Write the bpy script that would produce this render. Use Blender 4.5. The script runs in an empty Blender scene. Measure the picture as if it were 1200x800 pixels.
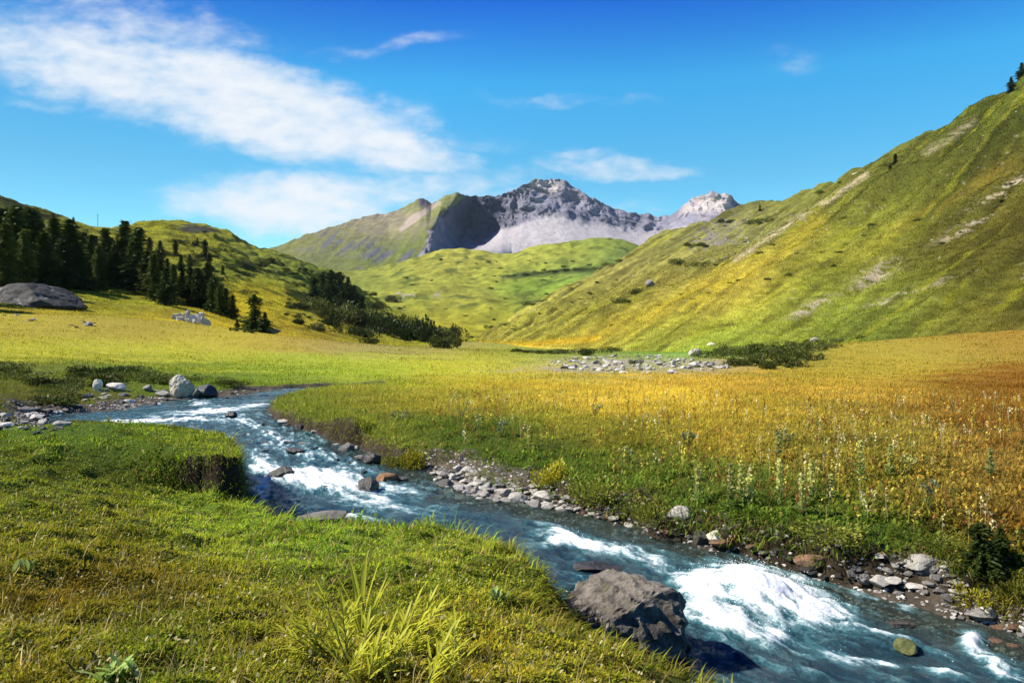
import bpy, math, random
import numpy as np
from mathutils import Vector, Matrix

# ------------------------------------------------------------------ camera, sky, sun, exposure
scene = bpy.context.scene
COL = scene.collection
W0, H0, F = 1200.0, 800.0, 924.0
EYE = 1.6
PITCH = math.radians(0.31)
cam_data = bpy.data.cameras.new("camera")
cam_data.sensor_width = 36.0
cam_data.lens = 36.0 * F / W0
cam_data.clip_start = 0.05
cam_data.clip_end = 60000.0
cam = bpy.data.objects.new("camera", cam_data)
cam.location = (0, 0, EYE)
cam.rotation_euler = (math.radians(90) - PITCH, 0, 0)
COL.objects.link(cam)
scene.camera = cam

SUN_AZ, SUN_EL = math.radians(92), math.radians(43)     # azimuth measured from +Y (ahead) towards -X (left)
S = Vector((-math.cos(SUN_EL) * math.sin(SUN_AZ), math.cos(SUN_EL) * math.cos(SUN_AZ), math.sin(SUN_EL)))
sun_data = bpy.data.lights.new("sun", 'SUN')
sun_data.energy = 4.6
sun_data.angle = math.radians(0.53)
sun_data.color = (1.0, 0.94, 0.82)
sun = bpy.data.objects.new("sun", sun_data)
sun.rotation_euler = S.to_track_quat('Z', 'Y').to_euler()
sun.location = S * 50
COL.objects.link(sun)

scene.view_settings.view_transform = 'Standard'
scene.view_settings.look = 'None'
scene.view_settings.exposure = 1.05
scene.view_settings.gamma = 1.0
scene.view_settings.use_curve_mapping = False
scene.cycles.max_bounces = 5
scene.cycles.diffuse_bounces = 3
scene.cycles.glossy_bounces = 2
scene.cycles.transmission_bounces = 3
scene.cycles.transparent_max_bounces = 6
scene.cycles.caustics_reflective = False
scene.cycles.caustics_refractive = False


class NT:
    """small helper to write shader node trees"""
    def __init__(self, tree):
        self.t = tree
        self.n = tree.nodes
        self.l = tree.links

    def node(self, typ, **kw):
        nd = self.n.new(typ)
        for k, v in kw.items():
            setattr(nd, k, v)
        return nd

    def put(self, sock, v):
        if hasattr(v, 'is_output'):
            self.l.new(v, sock)
        elif isinstance(v, (tuple, list)) and len(v) == 3 and sock.type == 'RGBA':
            sock.default_value = (*v, 1)
        else:
            sock.default_value = v

    def m(self, op, a, b=None, c=None, clamp=False):
        nd = self.node('ShaderNodeMath', operation=op, use_clamp=clamp)
        self.put(nd.inputs[0], a)
        if b is not None:
            self.put(nd.inputs[1], b)
        if c is not None:
            self.put(nd.inputs[2], c)
        return nd.outputs[0]

    def vec(self, x, y, z):
        nd = self.node('ShaderNodeCombineXYZ')
        for i, v in enumerate((x, y, z)):
            self.put(nd.inputs[i], v)
        return nd.outputs[0]

    def noise(self, vec, scale, detail=4, rough=0.55, dist=0.0, typ='FBM'):
        nd = self.node('ShaderNodeTexNoise')
        nd.noise_dimensions = '3D'
        if vec is not None:
            self.l.new(vec, nd.inputs['Vector'])
        nd.inputs['Scale'].default_value = scale
        nd.inputs['Detail'].default_value = detail
        nd.inputs['Roughness'].default_value = rough
        nd.inputs['Distortion'].default_value = dist
        return nd.outputs['Fac']

    def range(self, v, a, b, c=0.0, d=1.0, smooth=True):
        nd = self.node('ShaderNodeMapRange')
        nd.interpolation_type = 'SMOOTHSTEP' if smooth else 'LINEAR'
        self.put(nd.inputs[0], v)
        for i, q in enumerate((a, b, c, d)):
            nd.inputs[i + 1].default_value = q
        return nd.outputs[0]

    def mix(self, fac, a, b, blend='MIX'):
        nd = self.node('ShaderNodeMix', data_type='RGBA', blend_type=blend)
        self.put(nd.inputs[0], fac)
        self.put(nd.inputs[6], a)
        self.put(nd.inputs[7], b)
        return nd.outputs[2]

    def attr(self, name, out='Color'):
        nd = self.node('ShaderNodeAttribute', attribute_name=name)
        return nd.outputs[out]

    def coord(self, out='Object'):
        return self.node('ShaderNodeTexCoord').outputs[out]

    def bump(self, h, strength=0.5, dist=0.1):
        nd = self.node('ShaderNodeBump')
        nd.inputs['Strength'].default_value = strength
        nd.inputs['Distance'].default_value = dist
        self.l.new(h, nd.inputs['Height'])
        return nd.outputs[0]


# ---- the sky: Nishita sky with thin clouds placed by direction (azimuth / elevation tangents)
world = bpy.data.worlds.new("World")
scene.world = world
world.use_nodes = True
t = NT(world.node_tree)
t.n.clear()
sky = t.node('ShaderNodeTexSky', sky_type='NISHITA')
sky.sun_disc = False
sky.sun_elevation = SUN_EL
sky.sun_rotation = -SUN_AZ
sky.altitude = 2100
sky.air_density = 1.0
sky.dust_density = 0.1
sky.ozone_density = 2.6
hsv = t.node('ShaderNodeHueSaturation')
hsv.inputs['Hue'].default_value = 0.5
hsv.inputs['Saturation'].default_value = 1.3
hsv.inputs['Value'].default_value = 1.0
t.l.new(sky.outputs[0], hsv.inputs['Color'])
sep = t.node('ShaderNodeSeparateXYZ')
t.l.new(t.coord('Generated'), sep.inputs[0])
dx, dy, dz = sep.outputs
ramp = t.node('ShaderNodeValToRGB')          # deeper blue overhead, cyan towards the horizon
er = ramp.color_ramp.elements
er[0].position = 0.0; er[0].color = (0.50, 0.60, 0.45, 1)
er[1].position = 0.62; er[1].color = (0.015, 0.17, 0.44, 1)
for pos, c_ in ((0.2, (0.40, 0.56, 0.44, 1)), (0.305, (0.28, 0.64, 0.545, 1)), (0.39, (0.045, 0.285, 0.53, 1))):
    e_ = er.new(pos); e_.color = c_
t.l.new(dz, ramp.inputs[0])
tint = t.node('ShaderNodeMix', data_type='RGBA', blend_type='MULTIPLY')
tint.inputs[0].default_value = 1.0
t.l.new(hsv.outputs[0], tint.inputs[6]); t.l.new(ramp.outputs[0], tint.inputs[7])
gain = t.node('ShaderNodeMix', data_type='RGBA', blend_type='MULTIPLY')
gain.inputs[0].default_value = 1.0
gain.inputs[7].default_value = (2.0, 2.0, 2.0, 1)
t.l.new(tint.outputs[2], gain.inputs[6])
sdot = t.m('ADD', t.m('ADD', t.m('MULTIPLY', dx, S[0]), t.m('MULTIPLY', dy, S[1])), t.m('MULTIPLY', dz, S[2]))
calm = t.range(sdot, 0.25, 0.85, 2.0, 1.0, smooth=False)    # tame the glow round the sun
t.l.new(t.vec(calm, calm, calm), gain.inputs[7])
skycol = gain.outputs[2]
dyc = t.m('MAXIMUM', dy, 0.05)
U = t.m('DIVIDE', dx, dyc)
V = t.m('DIVIDE', dz, dyc)


def cloud_px(px, py):
    return (px - 600) / F, (395 - py) / F


warp_v = t.vec(U, t.m('MULTIPLY', V, 1.6), 3.1)
wn = t.node('ShaderNodeTexNoise')
t.l.new(warp_v, wn.inputs['Vector'])
wn.inputs['Scale'].default_value = 7.0
wn.inputs['Detail'].default_value = 6.0
wn.inputs['Roughness'].default_value = 0.6
ws = t.node('ShaderNodeSeparateXYZ')
t.l.new(wn.outputs['Color'], ws.inputs[0])
Uw = t.m('ADD', U, t.m('MULTIPLY', t.m('SUBTRACT', ws.outputs[0], 0.5), 0.10))
Vw = t.m('ADD', V, t.m('MULTIPLY', t.m('SUBTRACT', ws.outputs[1], 0.5), 0.07))


def ellipse(px, py, rx, ry, ang, inner, outer, amp):
    cx, cy = cloud_px(px, py)
    a = math.radians(-ang)
    du = t.m('SUBTRACT', Uw, cx)
    dv = t.m('SUBTRACT', Vw, cy)
    p = t.m('ADD', t.m('MULTIPLY', du, math.cos(a) * F / rx), t.m('MULTIPLY', dv, math.sin(a) * F / rx))
    q = t.m('ADD', t.m('MULTIPLY', du, -math.sin(a) * F / ry), t.m('MULTIPLY', dv, math.cos(a) * F / ry))
    r = t.m('SQRT', t.m('ADD', t.m('MULTIPLY', p, p), t.m('MULTIPLY', q, q)))
    return t.range(r, outer, inner, 0.0, amp)


CLOUDS = [  # px, py, rx, ry, tilt (deg, clockwise down), inner, outer, amount
    (300, 125, 240, 56, 15, 0.35, 1.3, 1.0),
    (420, 160, 160, 32, 14, 0.35, 1.25, 0.95),
    (120, 78, 210, 52, 14, 0.15, 1.35, 0.86),
    (40, 50, 170, 36, 5, 0.1, 1.35, 0.72),
    (170, 25, 170, 30, 12, 0.1, 1.35, 0.5),
    (70, 120, 60, 10, 5, 0.1, 1.3, 0.30),
    (335, 243, 140, 42, 4, 0.25, 1.35, 1.0),
    (480, 218, 190, 22, -4, 0.1, 1.3, 0.58),
    (350, 265, 70, 24, 0, 0.1, 1.3, 0.7),
    (720, 198, 105, 15, 4, 0.1, 1.3, 0.52),
    (675, 183, 40, 10, 0, 0.1, 1.3, 0.35),
    (450, 57, 95, 10, -9, 0.1, 1.4, 0.24),
    (640, 116, 80, 9, 2, 0.1, 1.3, 0.22),
    (925, 75, 44, 24, 0, 0.1, 1.3, 0.2),
    (740, 120, 40, 12, -5, 0.1, 1.3, 0.16),
    (560, 240, 280, 30, 2, 0.1, 1.3, 0.32),
    (560, 165, 90, 18, 8, 0.1, 1.3, 0.20),
]
dens = None
for c in CLOUDS:
    e = ellipse(*c)
    dens = e if dens is None else t.m('MAXIMUM', dens, e)
cv = t.vec(t.m('ADD', U, t.m('MULTIPLY', V, 0.9)), t.m('MULTIPLY', V, 3.0), 0.7)
n1 = t.noise(cv, 9.0, 8, 0.62)
puff_v = t.vec(U, t.m('MULTIPLY', V, 1.9), 5.0)
n2 = t.noise(puff_v, 32.0, 4, 0.5)
nn = t.m('ADD', t.m('MULTIPLY', n1, 0.54), t.m('MULTIPLY', n2, 0.46))
cl = t.m('ADD', dens, t.m('MULTIPLY', t.m('SUBTRACT', nn, 0.56), 1.9))
cl = t.range(cl, -0.25, 1.15, 0.0, 1.0)
cl = t.m('MULTIPLY', cl, t.range(dens, 0.0, 0.25, 0.0, 0.96))
cl = t.m('MULTIPLY', cl, t.range(dy, 0.05, 0.2, 0.0, 1.0))
skymix = t.mix(cl, skycol, (4.5, 4.6, 4.75))
bg = t.node('ShaderNodeBackground')
bg.inputs['Strength'].default_value = 0.10
t.l.new(skymix, bg.inputs['Color'])
wo = t.node('ShaderNodeOutputWorld')
t.l.new(bg.outputs[0], wo.inputs['Surface'])


# ------------------------------------------------------------------ numpy helpers
rng = np.random.default_rng(7)
random.seed(7)


_perm = np.random.default_rng(11).permutation(256).astype(np.int32)
_perm = np.concatenate([_perm, _perm])
_ang = np.random.default_rng(12).uniform(0, 2 * np.pi, 256)
_g2x = np.cos(_ang).astype(np.float32); _g2y = np.sin(_ang).astype(np.float32)
_gv = np.random.default_rng(13).normal(size=(256, 3)); _gv /= np.linalg.norm(_gv, axis=1, keepdims=True)
_g3 = [np.ascontiguousarray(_gv[:, k], np.float32) for k in range(3)]


def vnoise(x, y, z=0.0, seed=0):
    """gradient noise, about -1..1 (flat when z is a plain number)"""
    x = np.asarray(x, np.float32); y = np.asarray(y, np.float32)
    xf, yf = np.floor(x), np.floor(y)
    fx, fy = x - xf, y - yf
    ix = (xf.astype(np.int32) + seed * 37) & 255; iy = (yf.astype(np.int32) + seed * 91) & 255
    u = fx * fx * fx * (fx * (fx * 6 - 15) + 10); v = fy * fy * fy * (fy * (fy * 6 - 15) + 10)
    if np.ndim(z) == 0:
        o = int(float(z) * 7.3) & 255
        pa = _perm[ix] + iy; pb = _perm[(ix + 1) & 255] + iy
        def g(p, dx, dy):
            h = _perm[(p + o) & 255]
            return _g2x[h] * dx + _g2y[h] * dy
        n0 = g(pa, fx, fy) * (1 - u) + g(pb, fx - 1, fy) * u
        n1 = g(pa + 1, fx, fy - 1) * (1 - u) + g(pb + 1, fx - 1, fy - 1) * u
        return (n0 * (1 - v) + n1 * v) * 1.4
    z = np.asarray(z, np.float32)
    zf = np.floor(z); fz = z - zf; iz = zf.astype(np.int32) & 255
    w = fz * fz * fz * (fz * (fz * 6 - 15) + 10)
    pa = _perm[ix] + iy; pb = _perm[(ix + 1) & 255] + iy
    def g(p, k, dx, dy, dz):
        h = _perm[_perm[p & 255] + ((iz + k) & 255)]
        return _g3[0][h] * dx + _g3[1][h] * dy + _g3[2][h] * dz
    r = 0
    for k, wk in ((0, 1 - w), (1, w)):
        n0 = g(pa, k, fx, fy, fz - k) * (1 - u) + g(pb, k, fx - 1, fy, fz - k) * u
        n1 = g(pa + 1, k, fx, fy - 1, fz - k) * (1 - u) + g(pb + 1, k, fx - 1, fy - 1, fz - k) * u
        r = r + (n0 * (1 - v) + n1 * v) * wk
    return r * 1.5


def fbm(x, y, z=0.0, octaves=4, seed=0, gain=0.5, lac=2.03):
    a, s, tot = 1.0, 0.0, 0.0
    x = np.asarray(x, np.float32); y = np.asarray(y, np.float32)
    for o in range(octaves):
        s = s + a * vnoise(x, y, z, seed + o * 17)
        tot += a
        a *= gain
        x, y, z = x * lac, y * lac, z * lac
    return s / tot * 1.6


def ridged(x, y, z=0.0, octaves=4, seed=0, gain=0.5):
    a, s, tot = 1.0, 0.0, 0.0
    x = np.asarray(x, np.float32); y = np.asarray(y, np.float32)
    for o in range(octaves):
        s = s + a * (1 - np.minimum(1, 2.0 * np.abs(vnoise(x, y, z, seed + o * 17))))
        tot += a
        a *= gain
        x, y, z = x * 2.03, y * 2.03, z * 2.03
    return s / tot


def sstep(a, b, x):
    q = np.clip((x - a) / (b - a), 0, 1)
    return q * q * (3 - 2 * q)


cp, sp = math.cos(PITCH), math.sin(PITCH)


def slope_of(px, py):
    """direction through a pixel of the photograph: (x/y, z/y) in world axes"""
    px = np.asarray(px, float); py = np.asarray(py, float)
    a = (px - 600) / F
    b = (400 - py) / F
    fy = cp + b * sp
    fz = -sp + b * cp
    return a / fy, fz / fy


def at(px, py, d):
    a, b = slope_of(px, py)
    d = np.asarray(d, float)
    return np.stack([a * d, d + 0 * a, EYE + b * d], -1)


def to_px(P):
    x, y, z = P[..., 0], P[..., 1], P[..., 2] - EYE
    depth = y * cp - z * sp
    up = y * sp + z * cp
    return 600 + F * x / depth, 400 - F * up / depth


def srgb(r, g, b):
    c = np.array([r, g, b], float) / 255
    return np.where(c <= 0.04045, c / 12.92, ((c + 0.055) / 1.055) ** 2.4)


def mesh_arrays(name, V, T, cols=None, attrs=None, smooth=True, uv=None):
    """mesh from numpy arrays: V (n,3), T (m,3 or 4)"""
    me = bpy.data.meshes.new(name)
    V = np.ascontiguousarray(V, np.float32); T = np.ascontiguousarray(T, np.int32)
    k = T.shape[1]
    me.vertices.add(len(V)); me.vertices.foreach_set('co', V.ravel())
    me.loops.add(T.size); me.loops.foreach_set('vertex_index', T.ravel())
    me.polygons.add(len(T))
    me.polygons.foreach_set('loop_start', np.arange(0, T.size, k, dtype=np.int32))
    me.polygons.foreach_set('use_smooth', np.full(len(T), smooth, dtype=bool))
    if cols is not None:
        c4 = np.ones((len(V), 4), np.float32); c4[:, :3] = cols
        a = me.attributes.new('Col', 'FLOAT_COLOR', 'POINT'); a.data.foreach_set('color', c4.ravel())
    for key, val in (attrs or {}).items():
        a = me.attributes.new(key, 'FLOAT', 'POINT'); a.data.foreach_set('value', np.ascontiguousarray(val, np.float32))
    me.update(calc_edges=True)
    me.validate()
    return me


def link(name, me, mat=None, parent=None, loc=None):
    o = bpy.data.objects.new(name, me)
    COL.objects.link(o)
    if mat is not None and me is not None and not me.materials:
        me.materials.append(mat)
    if parent is not None:
        o.parent = parent
    if loc is not None:
        o.location = loc
    return o


def tag(o, label, cat, group=None, kind=None):
    if label: o['label'] = label
    if cat: o['category'] = cat
    if group: o['group'] = group
    if kind: o['kind'] = kind
    return o


def structure(o):
    o['kind'] = 'structure'
    return o


def grid_quads(nr, nc):
    i = np.arange(nr - 1)[:, None] * nc + np.arange(nc - 1)[None, :]
    return np.stack([i, i + 1, i + nc + 1, i + nc], -1).reshape(-1, 4)


# ------------------------------------------------------------------ materials
def new_mat(name):
    m = bpy.data.materials.new(name)
    m.use_nodes = True
    tt = NT(m.node_tree)
    tt.n.clear()
    out = tt.node('ShaderNodeOutputMaterial')
    return m, tt, out


def terrain_mat(name, sc, bump, bdist, contrast=0.5):
    """vertex colour (what grows or lies there) broken up by fine noise"""
    m, tt, out = new_mat(name)
    co = tt.coord('Object')
    n_a = tt.noise(co, sc, 6, 0.68)
    n_b = tt.noise(co, sc * 4.3, 5, 0.7)
    k = tt.m('ADD', tt.m('MULTIPLY', n_a, 0.5), tt.m('MULTIPLY', n_b, 0.5))
    k = tt.range(k, 0.32, 0.68, 1 - contrast, 1 + contrast, smooth=False)
    c = tt.mix(1.0, tt.attr('Col'), tt.vec(k, k, k), 'MULTIPLY')
    b = tt.node('ShaderNodeBsdfPrincipled')
    tt.l.new(c, b.inputs['Base Color'])
    b.inputs['Roughness'].default_value = 0.95
    b.inputs['Specular IOR Level'].default_value = 0.1
    tt.l.new(tt.bump(tt.m('ADD', n_a, n_b), bump, bdist), b.inputs['Normal'])
    tt.l.new(b.outputs[0], out.inputs[0])
    return m


def leaf_mat(name, col=None, trans=0.35, vary=0.3, gloss=0.012):
    """thin leaves: diffuse plus light coming through; colour from Col attribute or given"""
    m, tt, out = new_mat(name)
    if col is None:
        base = tt.attr('Col')
    else:
        nz = tt.noise(tt.coord('Object'), 6.0, 3)
        k = tt.range(nz, 0.3, 0.7, 1 - vary, 1 + vary, smooth=False)
        base = tt.mix(1.0, tuple(col), tt.vec(k, k, k), 'MULTIPLY')
    info = tt.node('ShaderNodeObjectInfo')
    kk = tt.range(info.outputs['Random'], 0, 1, 0.68, 1.38, smooth=False)
    base = tt.mix(1.0, base, tt.vec(kk, kk, kk), 'MULTIPLY')
    d = tt.node('ShaderNodeBsdfDiffuse'); tt.l.new(base, d.inputs[0])
    tr = tt.node('ShaderNodeBsdfTranslucent'); tt.l.new(base, tr.inputs[0])
    mx = tt.node('ShaderNodeMixShader'); mx.inputs[0].default_value = trans
    tt.l.new(d.outputs[0], mx.inputs[1]); tt.l.new(tr.outputs[0], mx.inputs[2])
    g = tt.node('ShaderNodeBsdfGlossy'); g.inputs['Roughness'].default_value = 0.45
    mx2 = tt.node('ShaderNodeMixShader'); mx2.inputs[0].default_value = gloss
    tt.l.new(mx.outputs[0], mx2.inputs[1]); tt.l.new(g.outputs[0], mx2.inputs[2])
    tt.l.new(mx2.outputs[0], out.inputs[0])
    return m


def rock_mat(name, c1, c2, lichen=None, sc=3.0, rough=0.85, wetline=None, spec=0.3):
    m, tt, out = new_mat(name)
    co = tt.coord('Object')
    n_a = tt.noise(co, sc, 8, 0.65)
    n_b = tt.noise(co, sc * 5, 6, 0.7)
    k = tt.range(tt.m('ADD', tt.m('MULTIPLY', n_a, 0.55), tt.m('MULTIPLY', n_b, 0.45)), 0.35, 0.65)
    c = tt.mix(k, tuple(c1), tuple(c2))
    h = tt.m('ADD', n_a, tt.m('MULTIPLY', n_b, 0.6))
    if lichen is not None:
        l = tt.range(tt.noise(co, sc * 1.7, 6, 0.7), 0.55, 0.66)
        c = tt.mix(l, c, tuple(lichen))
    info = tt.node('ShaderNodeObjectInfo')
    kk = tt.range(info.outputs['Random'], 0, 1, 0.6, 1.3, smooth=False)
    c = tt.mix(1.0, c, tt.vec(kk, kk, kk), 'MULTIPLY')
    b = tt.node('ShaderNodeBsdfPrincipled')
    b.inputs['Roughness'].default_value = rough
    if wetline is not None:      # soaked band above the water
        sz = tt.node('ShaderNodeSeparateXYZ'); tt.l.new(co, sz.inputs[0])
        wk = tt.range(tt.m('ADD', sz.outputs[2], tt.m('MULTIPLY', tt.m('SUBTRACT', n_a, 0.5), 0.25)), wetline, wetline + 0.07, 1.0, 0.0)
        c = tt.mix(wk, c, tt.mix(1.0, c, (0.3, 0.3, 0.28), 'MULTIPLY'))
        tt.l.new(tt.range(wk, 0, 1, rough, 0.25, smooth=False), b.inputs['Roughness'])
    tt.l.new(c, b.inputs['Base Color'])
    b.inputs['Specular IOR Level'].default_value = spec
    tt.l.new(tt.bump(h, 0.8, 0.06), b.inputs['Normal'])
    tt.l.new(b.outputs[0], out.inputs[0])
    return m

# ------------------------------------------------------------------ the lie of the land
def zw(d):
    """height of the stream's surface at distance d"""
    return np.interp(d, [0, 5, 7, 9, 11, 14, 20, 30, 45], [-1.42, -1.36, -1.28, -1.12, -0.92, -0.78, -0.66, -0.55, -0.48])


def on_water(px, py):
    a, b = slope_of(px, py)
    d = 10.0
    for _ in range(60):
        d = 0.5 * d + 0.5 * (zw(d) - EYE) / b
    return np.array([a * d, d])


def on_z(px, py, z):
    a, b = slope_of(px, py)
    d = (z - EYE) / b
    return np.array([a * d, d])


LEFT_LIP = [(66, 514, -.1), (110, 512, -.02), (150, 505, 0), (190, 500, .02), (230, 498, .03), (270, 502, .03), (286, 512, .02), (293, 527, 0),
            (296, 590, -.66), (320, 599, -.62), (345, 601, -.60), (372, 608, -.60), (400, 613, -.60), (440, 618, -.57), (490, 620, -.55),
            (545, 619, -.52), (580, 628, -.52), (606, 643, -.52), (626, 657, -.52), (640, 675, -.54), (652, 694, -.6), (664, 716, -.72),
            (690, 748, -.85), (735, 785, -.98), (780, 830, -1.05), (850, 900, -1.1), (1000, 1050, -1.15)]
RIGHT_EDGE = [(70, 486), (110, 483), (150, 481), (182, 473), (215, 469), (250, 467), (290, 463), (318, 458), (345, 454.5), (390, 453), (445, 452)]
RIGHT_EDGE_B = [(445, 455), (395, 456), (350, 460), (322, 467), (309, 478), (315, 490), (340, 501), (378, 514), (420, 528), (455, 545), (480, 553),
                (505, 566), (525, 580), (560, 588), (600, 593), (650, 601), (700, 612), (750, 624), (800, 637), (850, 651), (905, 667), (950, 682),
                (1000, 702), (1050, 716), (1100, 730), (1150, 744), (1200, 758), (1290, 785), (1420, 830), (1700, 930)]
poly = []
wide = []            # how far the stony shore reaches inland from each edge point
for p in RIGHT_EDGE:
    poly.append(on_water(*p)); wide.append(1.6 if p[0] < 330 else 0.5)
for p in RIGHT_EDGE_B:
    poly.append(on_water(*p))
    wide.append(0.34 if p[0] < 480 else (1.35 if p[0] < 640 else (0.5 if p[0] < 760 else (0.42 if p[0] < 980 else 0.85))))
for p in reversed(LEFT_LIP):
    poly.append(on_z(*p)); wide.append(0.16)
poly = np.array(poly); wide = np.array(wide)


def stream_sd(x, y):
    """signed distance to the stream's outline (negative in the water) and the local width of the shore"""
    x = np.asarray(x, np.float32).ravel(); y = np.asarray(y, np.float32).ravel()
    best = np.full(x.shape, 1e9); wd = np.zeros(x.shape); inside = np.zeros(x.shape, bool)
    n = len(poly)
    near = (y < 60) & (np.abs(x) < 40)
    idx = np.nonzero(near)[0]
    xs, ys = x[idx], y[idx]
    b = np.full(xs.shape, 1e9); w = np.zeros(xs.shape); ins = np.zeros(xs.shape, bool)
    for i in range(n):
        a, c = poly[i], poly[(i + 1) % n]
        e = c - a
        tt = np.clip(((xs - a[0]) * e[0] + (ys - a[1]) * e[1]) / max(1e-9, e @ e), 0, 1)
        q = (xs - a[0] - tt * e[0]) ** 2 + (ys - a[1] - tt * e[1]) ** 2
        m = q < b
        b = np.where(m, q, b)
        w = np.where(m, wide[i] + (wide[(i + 1) % n] - wide[i]) * tt, w)
        cr = (a[1] > ys) != (c[1] > ys)
        with np.errstate(divide='ignore', invalid='ignore'):
            xi = a[0] + (ys - a[1]) * e[0] / (e[1] if abs(e[1]) > 1e-9 else 1e-9)
        ins ^= cr & (xs < xi)
    best[idx] = np.sqrt(b); wd[idx] = w; inside[idx] = ins
    return np.where(inside, -best, best), wd


LAND = []            # (x, y, z)


def lz(px, py, z):
    p = on_z(px, py, z); LAND.append((p[0], p[1], z))


def ld(px, py, d):
    p = at(px, py, d); LAND.append(tuple(p))


for p in [(0, 0.8, 0), (-2, 2, 0), (2, 2, -.1), (-4, 4, 0), (4, 3, -.6), (8, 4, -1.0), (-8, 6, .05)]:
    LAND.append(p)
for p in [(30, 790, 0), (250, 790, 0), (450, 790, -.05), (600, 780, -.15), (700, 770, -.5), (100, 690, -.05), (300, 680, -.2), (500, 690, -.3),
          (600, 690, -.42), (100, 620, -.1), (200, 620, -.35), (230, 595, -.6), (290, 600, -.66), (340, 606, -.62), (430, 624, -.58), (545, 626, -.52),
          (620, 668, -.5), (640, 690, -.55), (680, 745, -.8), (0, 560, -.06), (60, 540, -.12), (0, 514, -.16), (-120, 540, -.05), (-200, 620, .1),
          # under the raised lump the base stays low
          (285, 527, -.55), (240, 508, -.55), (200, 515, -.52), (100, 514, -.32),
          # right bank
          (340, 492, -.4), (450, 528, -.5), (520, 545, -.55), (600, 560, -.58), (650, 573, -.6), (720, 592, -.62), (780, 606, -.66), (850, 625, -.7),
          (900, 638, -.72), (1000, 652, -.76), (1100, 664, -.8), (1200, 690, -.9), (1400, 760, -1.0), (500, 480, -.3), (420, 470, -.35), (360, 474, -.4),
          (700, 500, -.38), (900, 550, -.48), (1100, 600, -.55), (1200, 560, -.42), (1350, 560, -.4), (700, 450, -.38), (1000, 470, -.35), (1200, 480, -.3),
          (850, 440, -.38), (450, 446, -.35), (560, 440, -.33),
          # far shore
          (80, 474, -.42), (150, 462, -.4), (250, 456, -.38), (320, 450, -.36), (30, 488, -.45)]:
    lz(*p)
for p in [(0, 462, 23), (0, 440, 31), (100, 438, 36), (200, 438, 38), (0, 420, 42), (0, 400, 58), (-200, 400, 50), (0, 372, 92), (-200, 372, 88),
          (100, 372, 100), (100, 400, 68), (215, 378, 118), (215, 400, 78), (320, 395, 138), (320, 418, 66), (420, 404, 165), (420, 424, 66),
          (530, 408, 200), (540, 424, 66), (650, 436, 50), (700, 424, 64), (850, 437, 52), (860, 424, 66), (700, 411, 140), (950, 432, 56), (1010, 424, 62),
          (1200, 388, 80), (1200, 420, 55), (1100, 405, 70), (1200, 450, 36), (1400, 385, 70), (1600, 400, 50), (600, 408, 240), (800, 412, 120)]:
    ld(*p)
LAND = np.array(LAND)


def _warp(x, y):
    y = np.maximum(y, 0.5)
    return 1.6 * x / (y + 2.0), np.log(y + 2.0) * 1.2


_lu, _lv = _warp(LAND[:, 0], LAND[:, 1])
_zs = LAND[:, 2] / (LAND[:, 1] + 20)


def _tps(r2):
    return 0.5 * r2 * np.log(r2 + 1e-12)


_n = len(LAND)
_A = np.zeros((_n + 3, _n + 3))
_A[:_n, :_n] = _tps((_lu[:, None] - _lu) ** 2 + (_lv[:, None] - _lv) ** 2) + 2e-4 * np.eye(_n)
_A[:_n, _n] = 1; _A[:_n, _n + 1] = _lu; _A[:_n, _n + 2] = _lv
_A[_n:, :_n] = _A[:_n, _n:].T
_wt = np.linalg.solve(_A, np.concatenate([_zs, np.zeros(3)]))


def base_land(x, y):
    x = np.asarray(x, np.float32).ravel(); y = np.asarray(y, np.float32).ravel()
    out = np.zeros(x.shape)
    for s in range(0, len(x), 60000):
        u, v = _warp(x[s:s + 60000], y[s:s + 60000])
        r = _wt[_n] + _wt[_n + 1] * u + _wt[_n + 2] * v
        for i in range(_n):
            r = r + _wt[i] * _tps((u - _lu[i]) ** 2 + (v - _lv[i]) ** 2)
        out[s:s + 60000] = r
    z = out * (y + 20)
    far = sstep(150, 300, y)
    z = np.clip(z, -2.5, 9)
    z = z * (1 - far) + far * (-0.6)
    wideout = sstep(1.0, 1.6, np.abs(x) / (y + 6))
    return z * (1 - wideout) + np.where(x > 0, -0.6, 0.1) * wideout


def lump_height(x, y):
    """the raised, undercut turf block on the near bank"""
    f0 = on_z(232, 530, 0); f1 = on_z(293, 528, 0)
    t_ = np.clip((x - f0[0]) / (f1[0] - f0[0]), -8, 1.2)
    yf = f0[1] + (f1[1] - f0[1]) * np.clip(t_, 0, 1.2) + 0.16 * np.sin(x * 5.1) * (t_ > 0)
    soft = np.where(x < f0[0], 0.10 + (f0[0] - x) * 1.1, 0.10)
    k = sstep(0, 1, (y - yf) / soft + np.where(x < f0[0], 0.35, 0.3))
    k = k * sstep(-9.5, -6.5, x) * sstep(-3.0, -3.6, x)
    k = k * sstep(19, 16, y)
    return 0.52 * k


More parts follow.
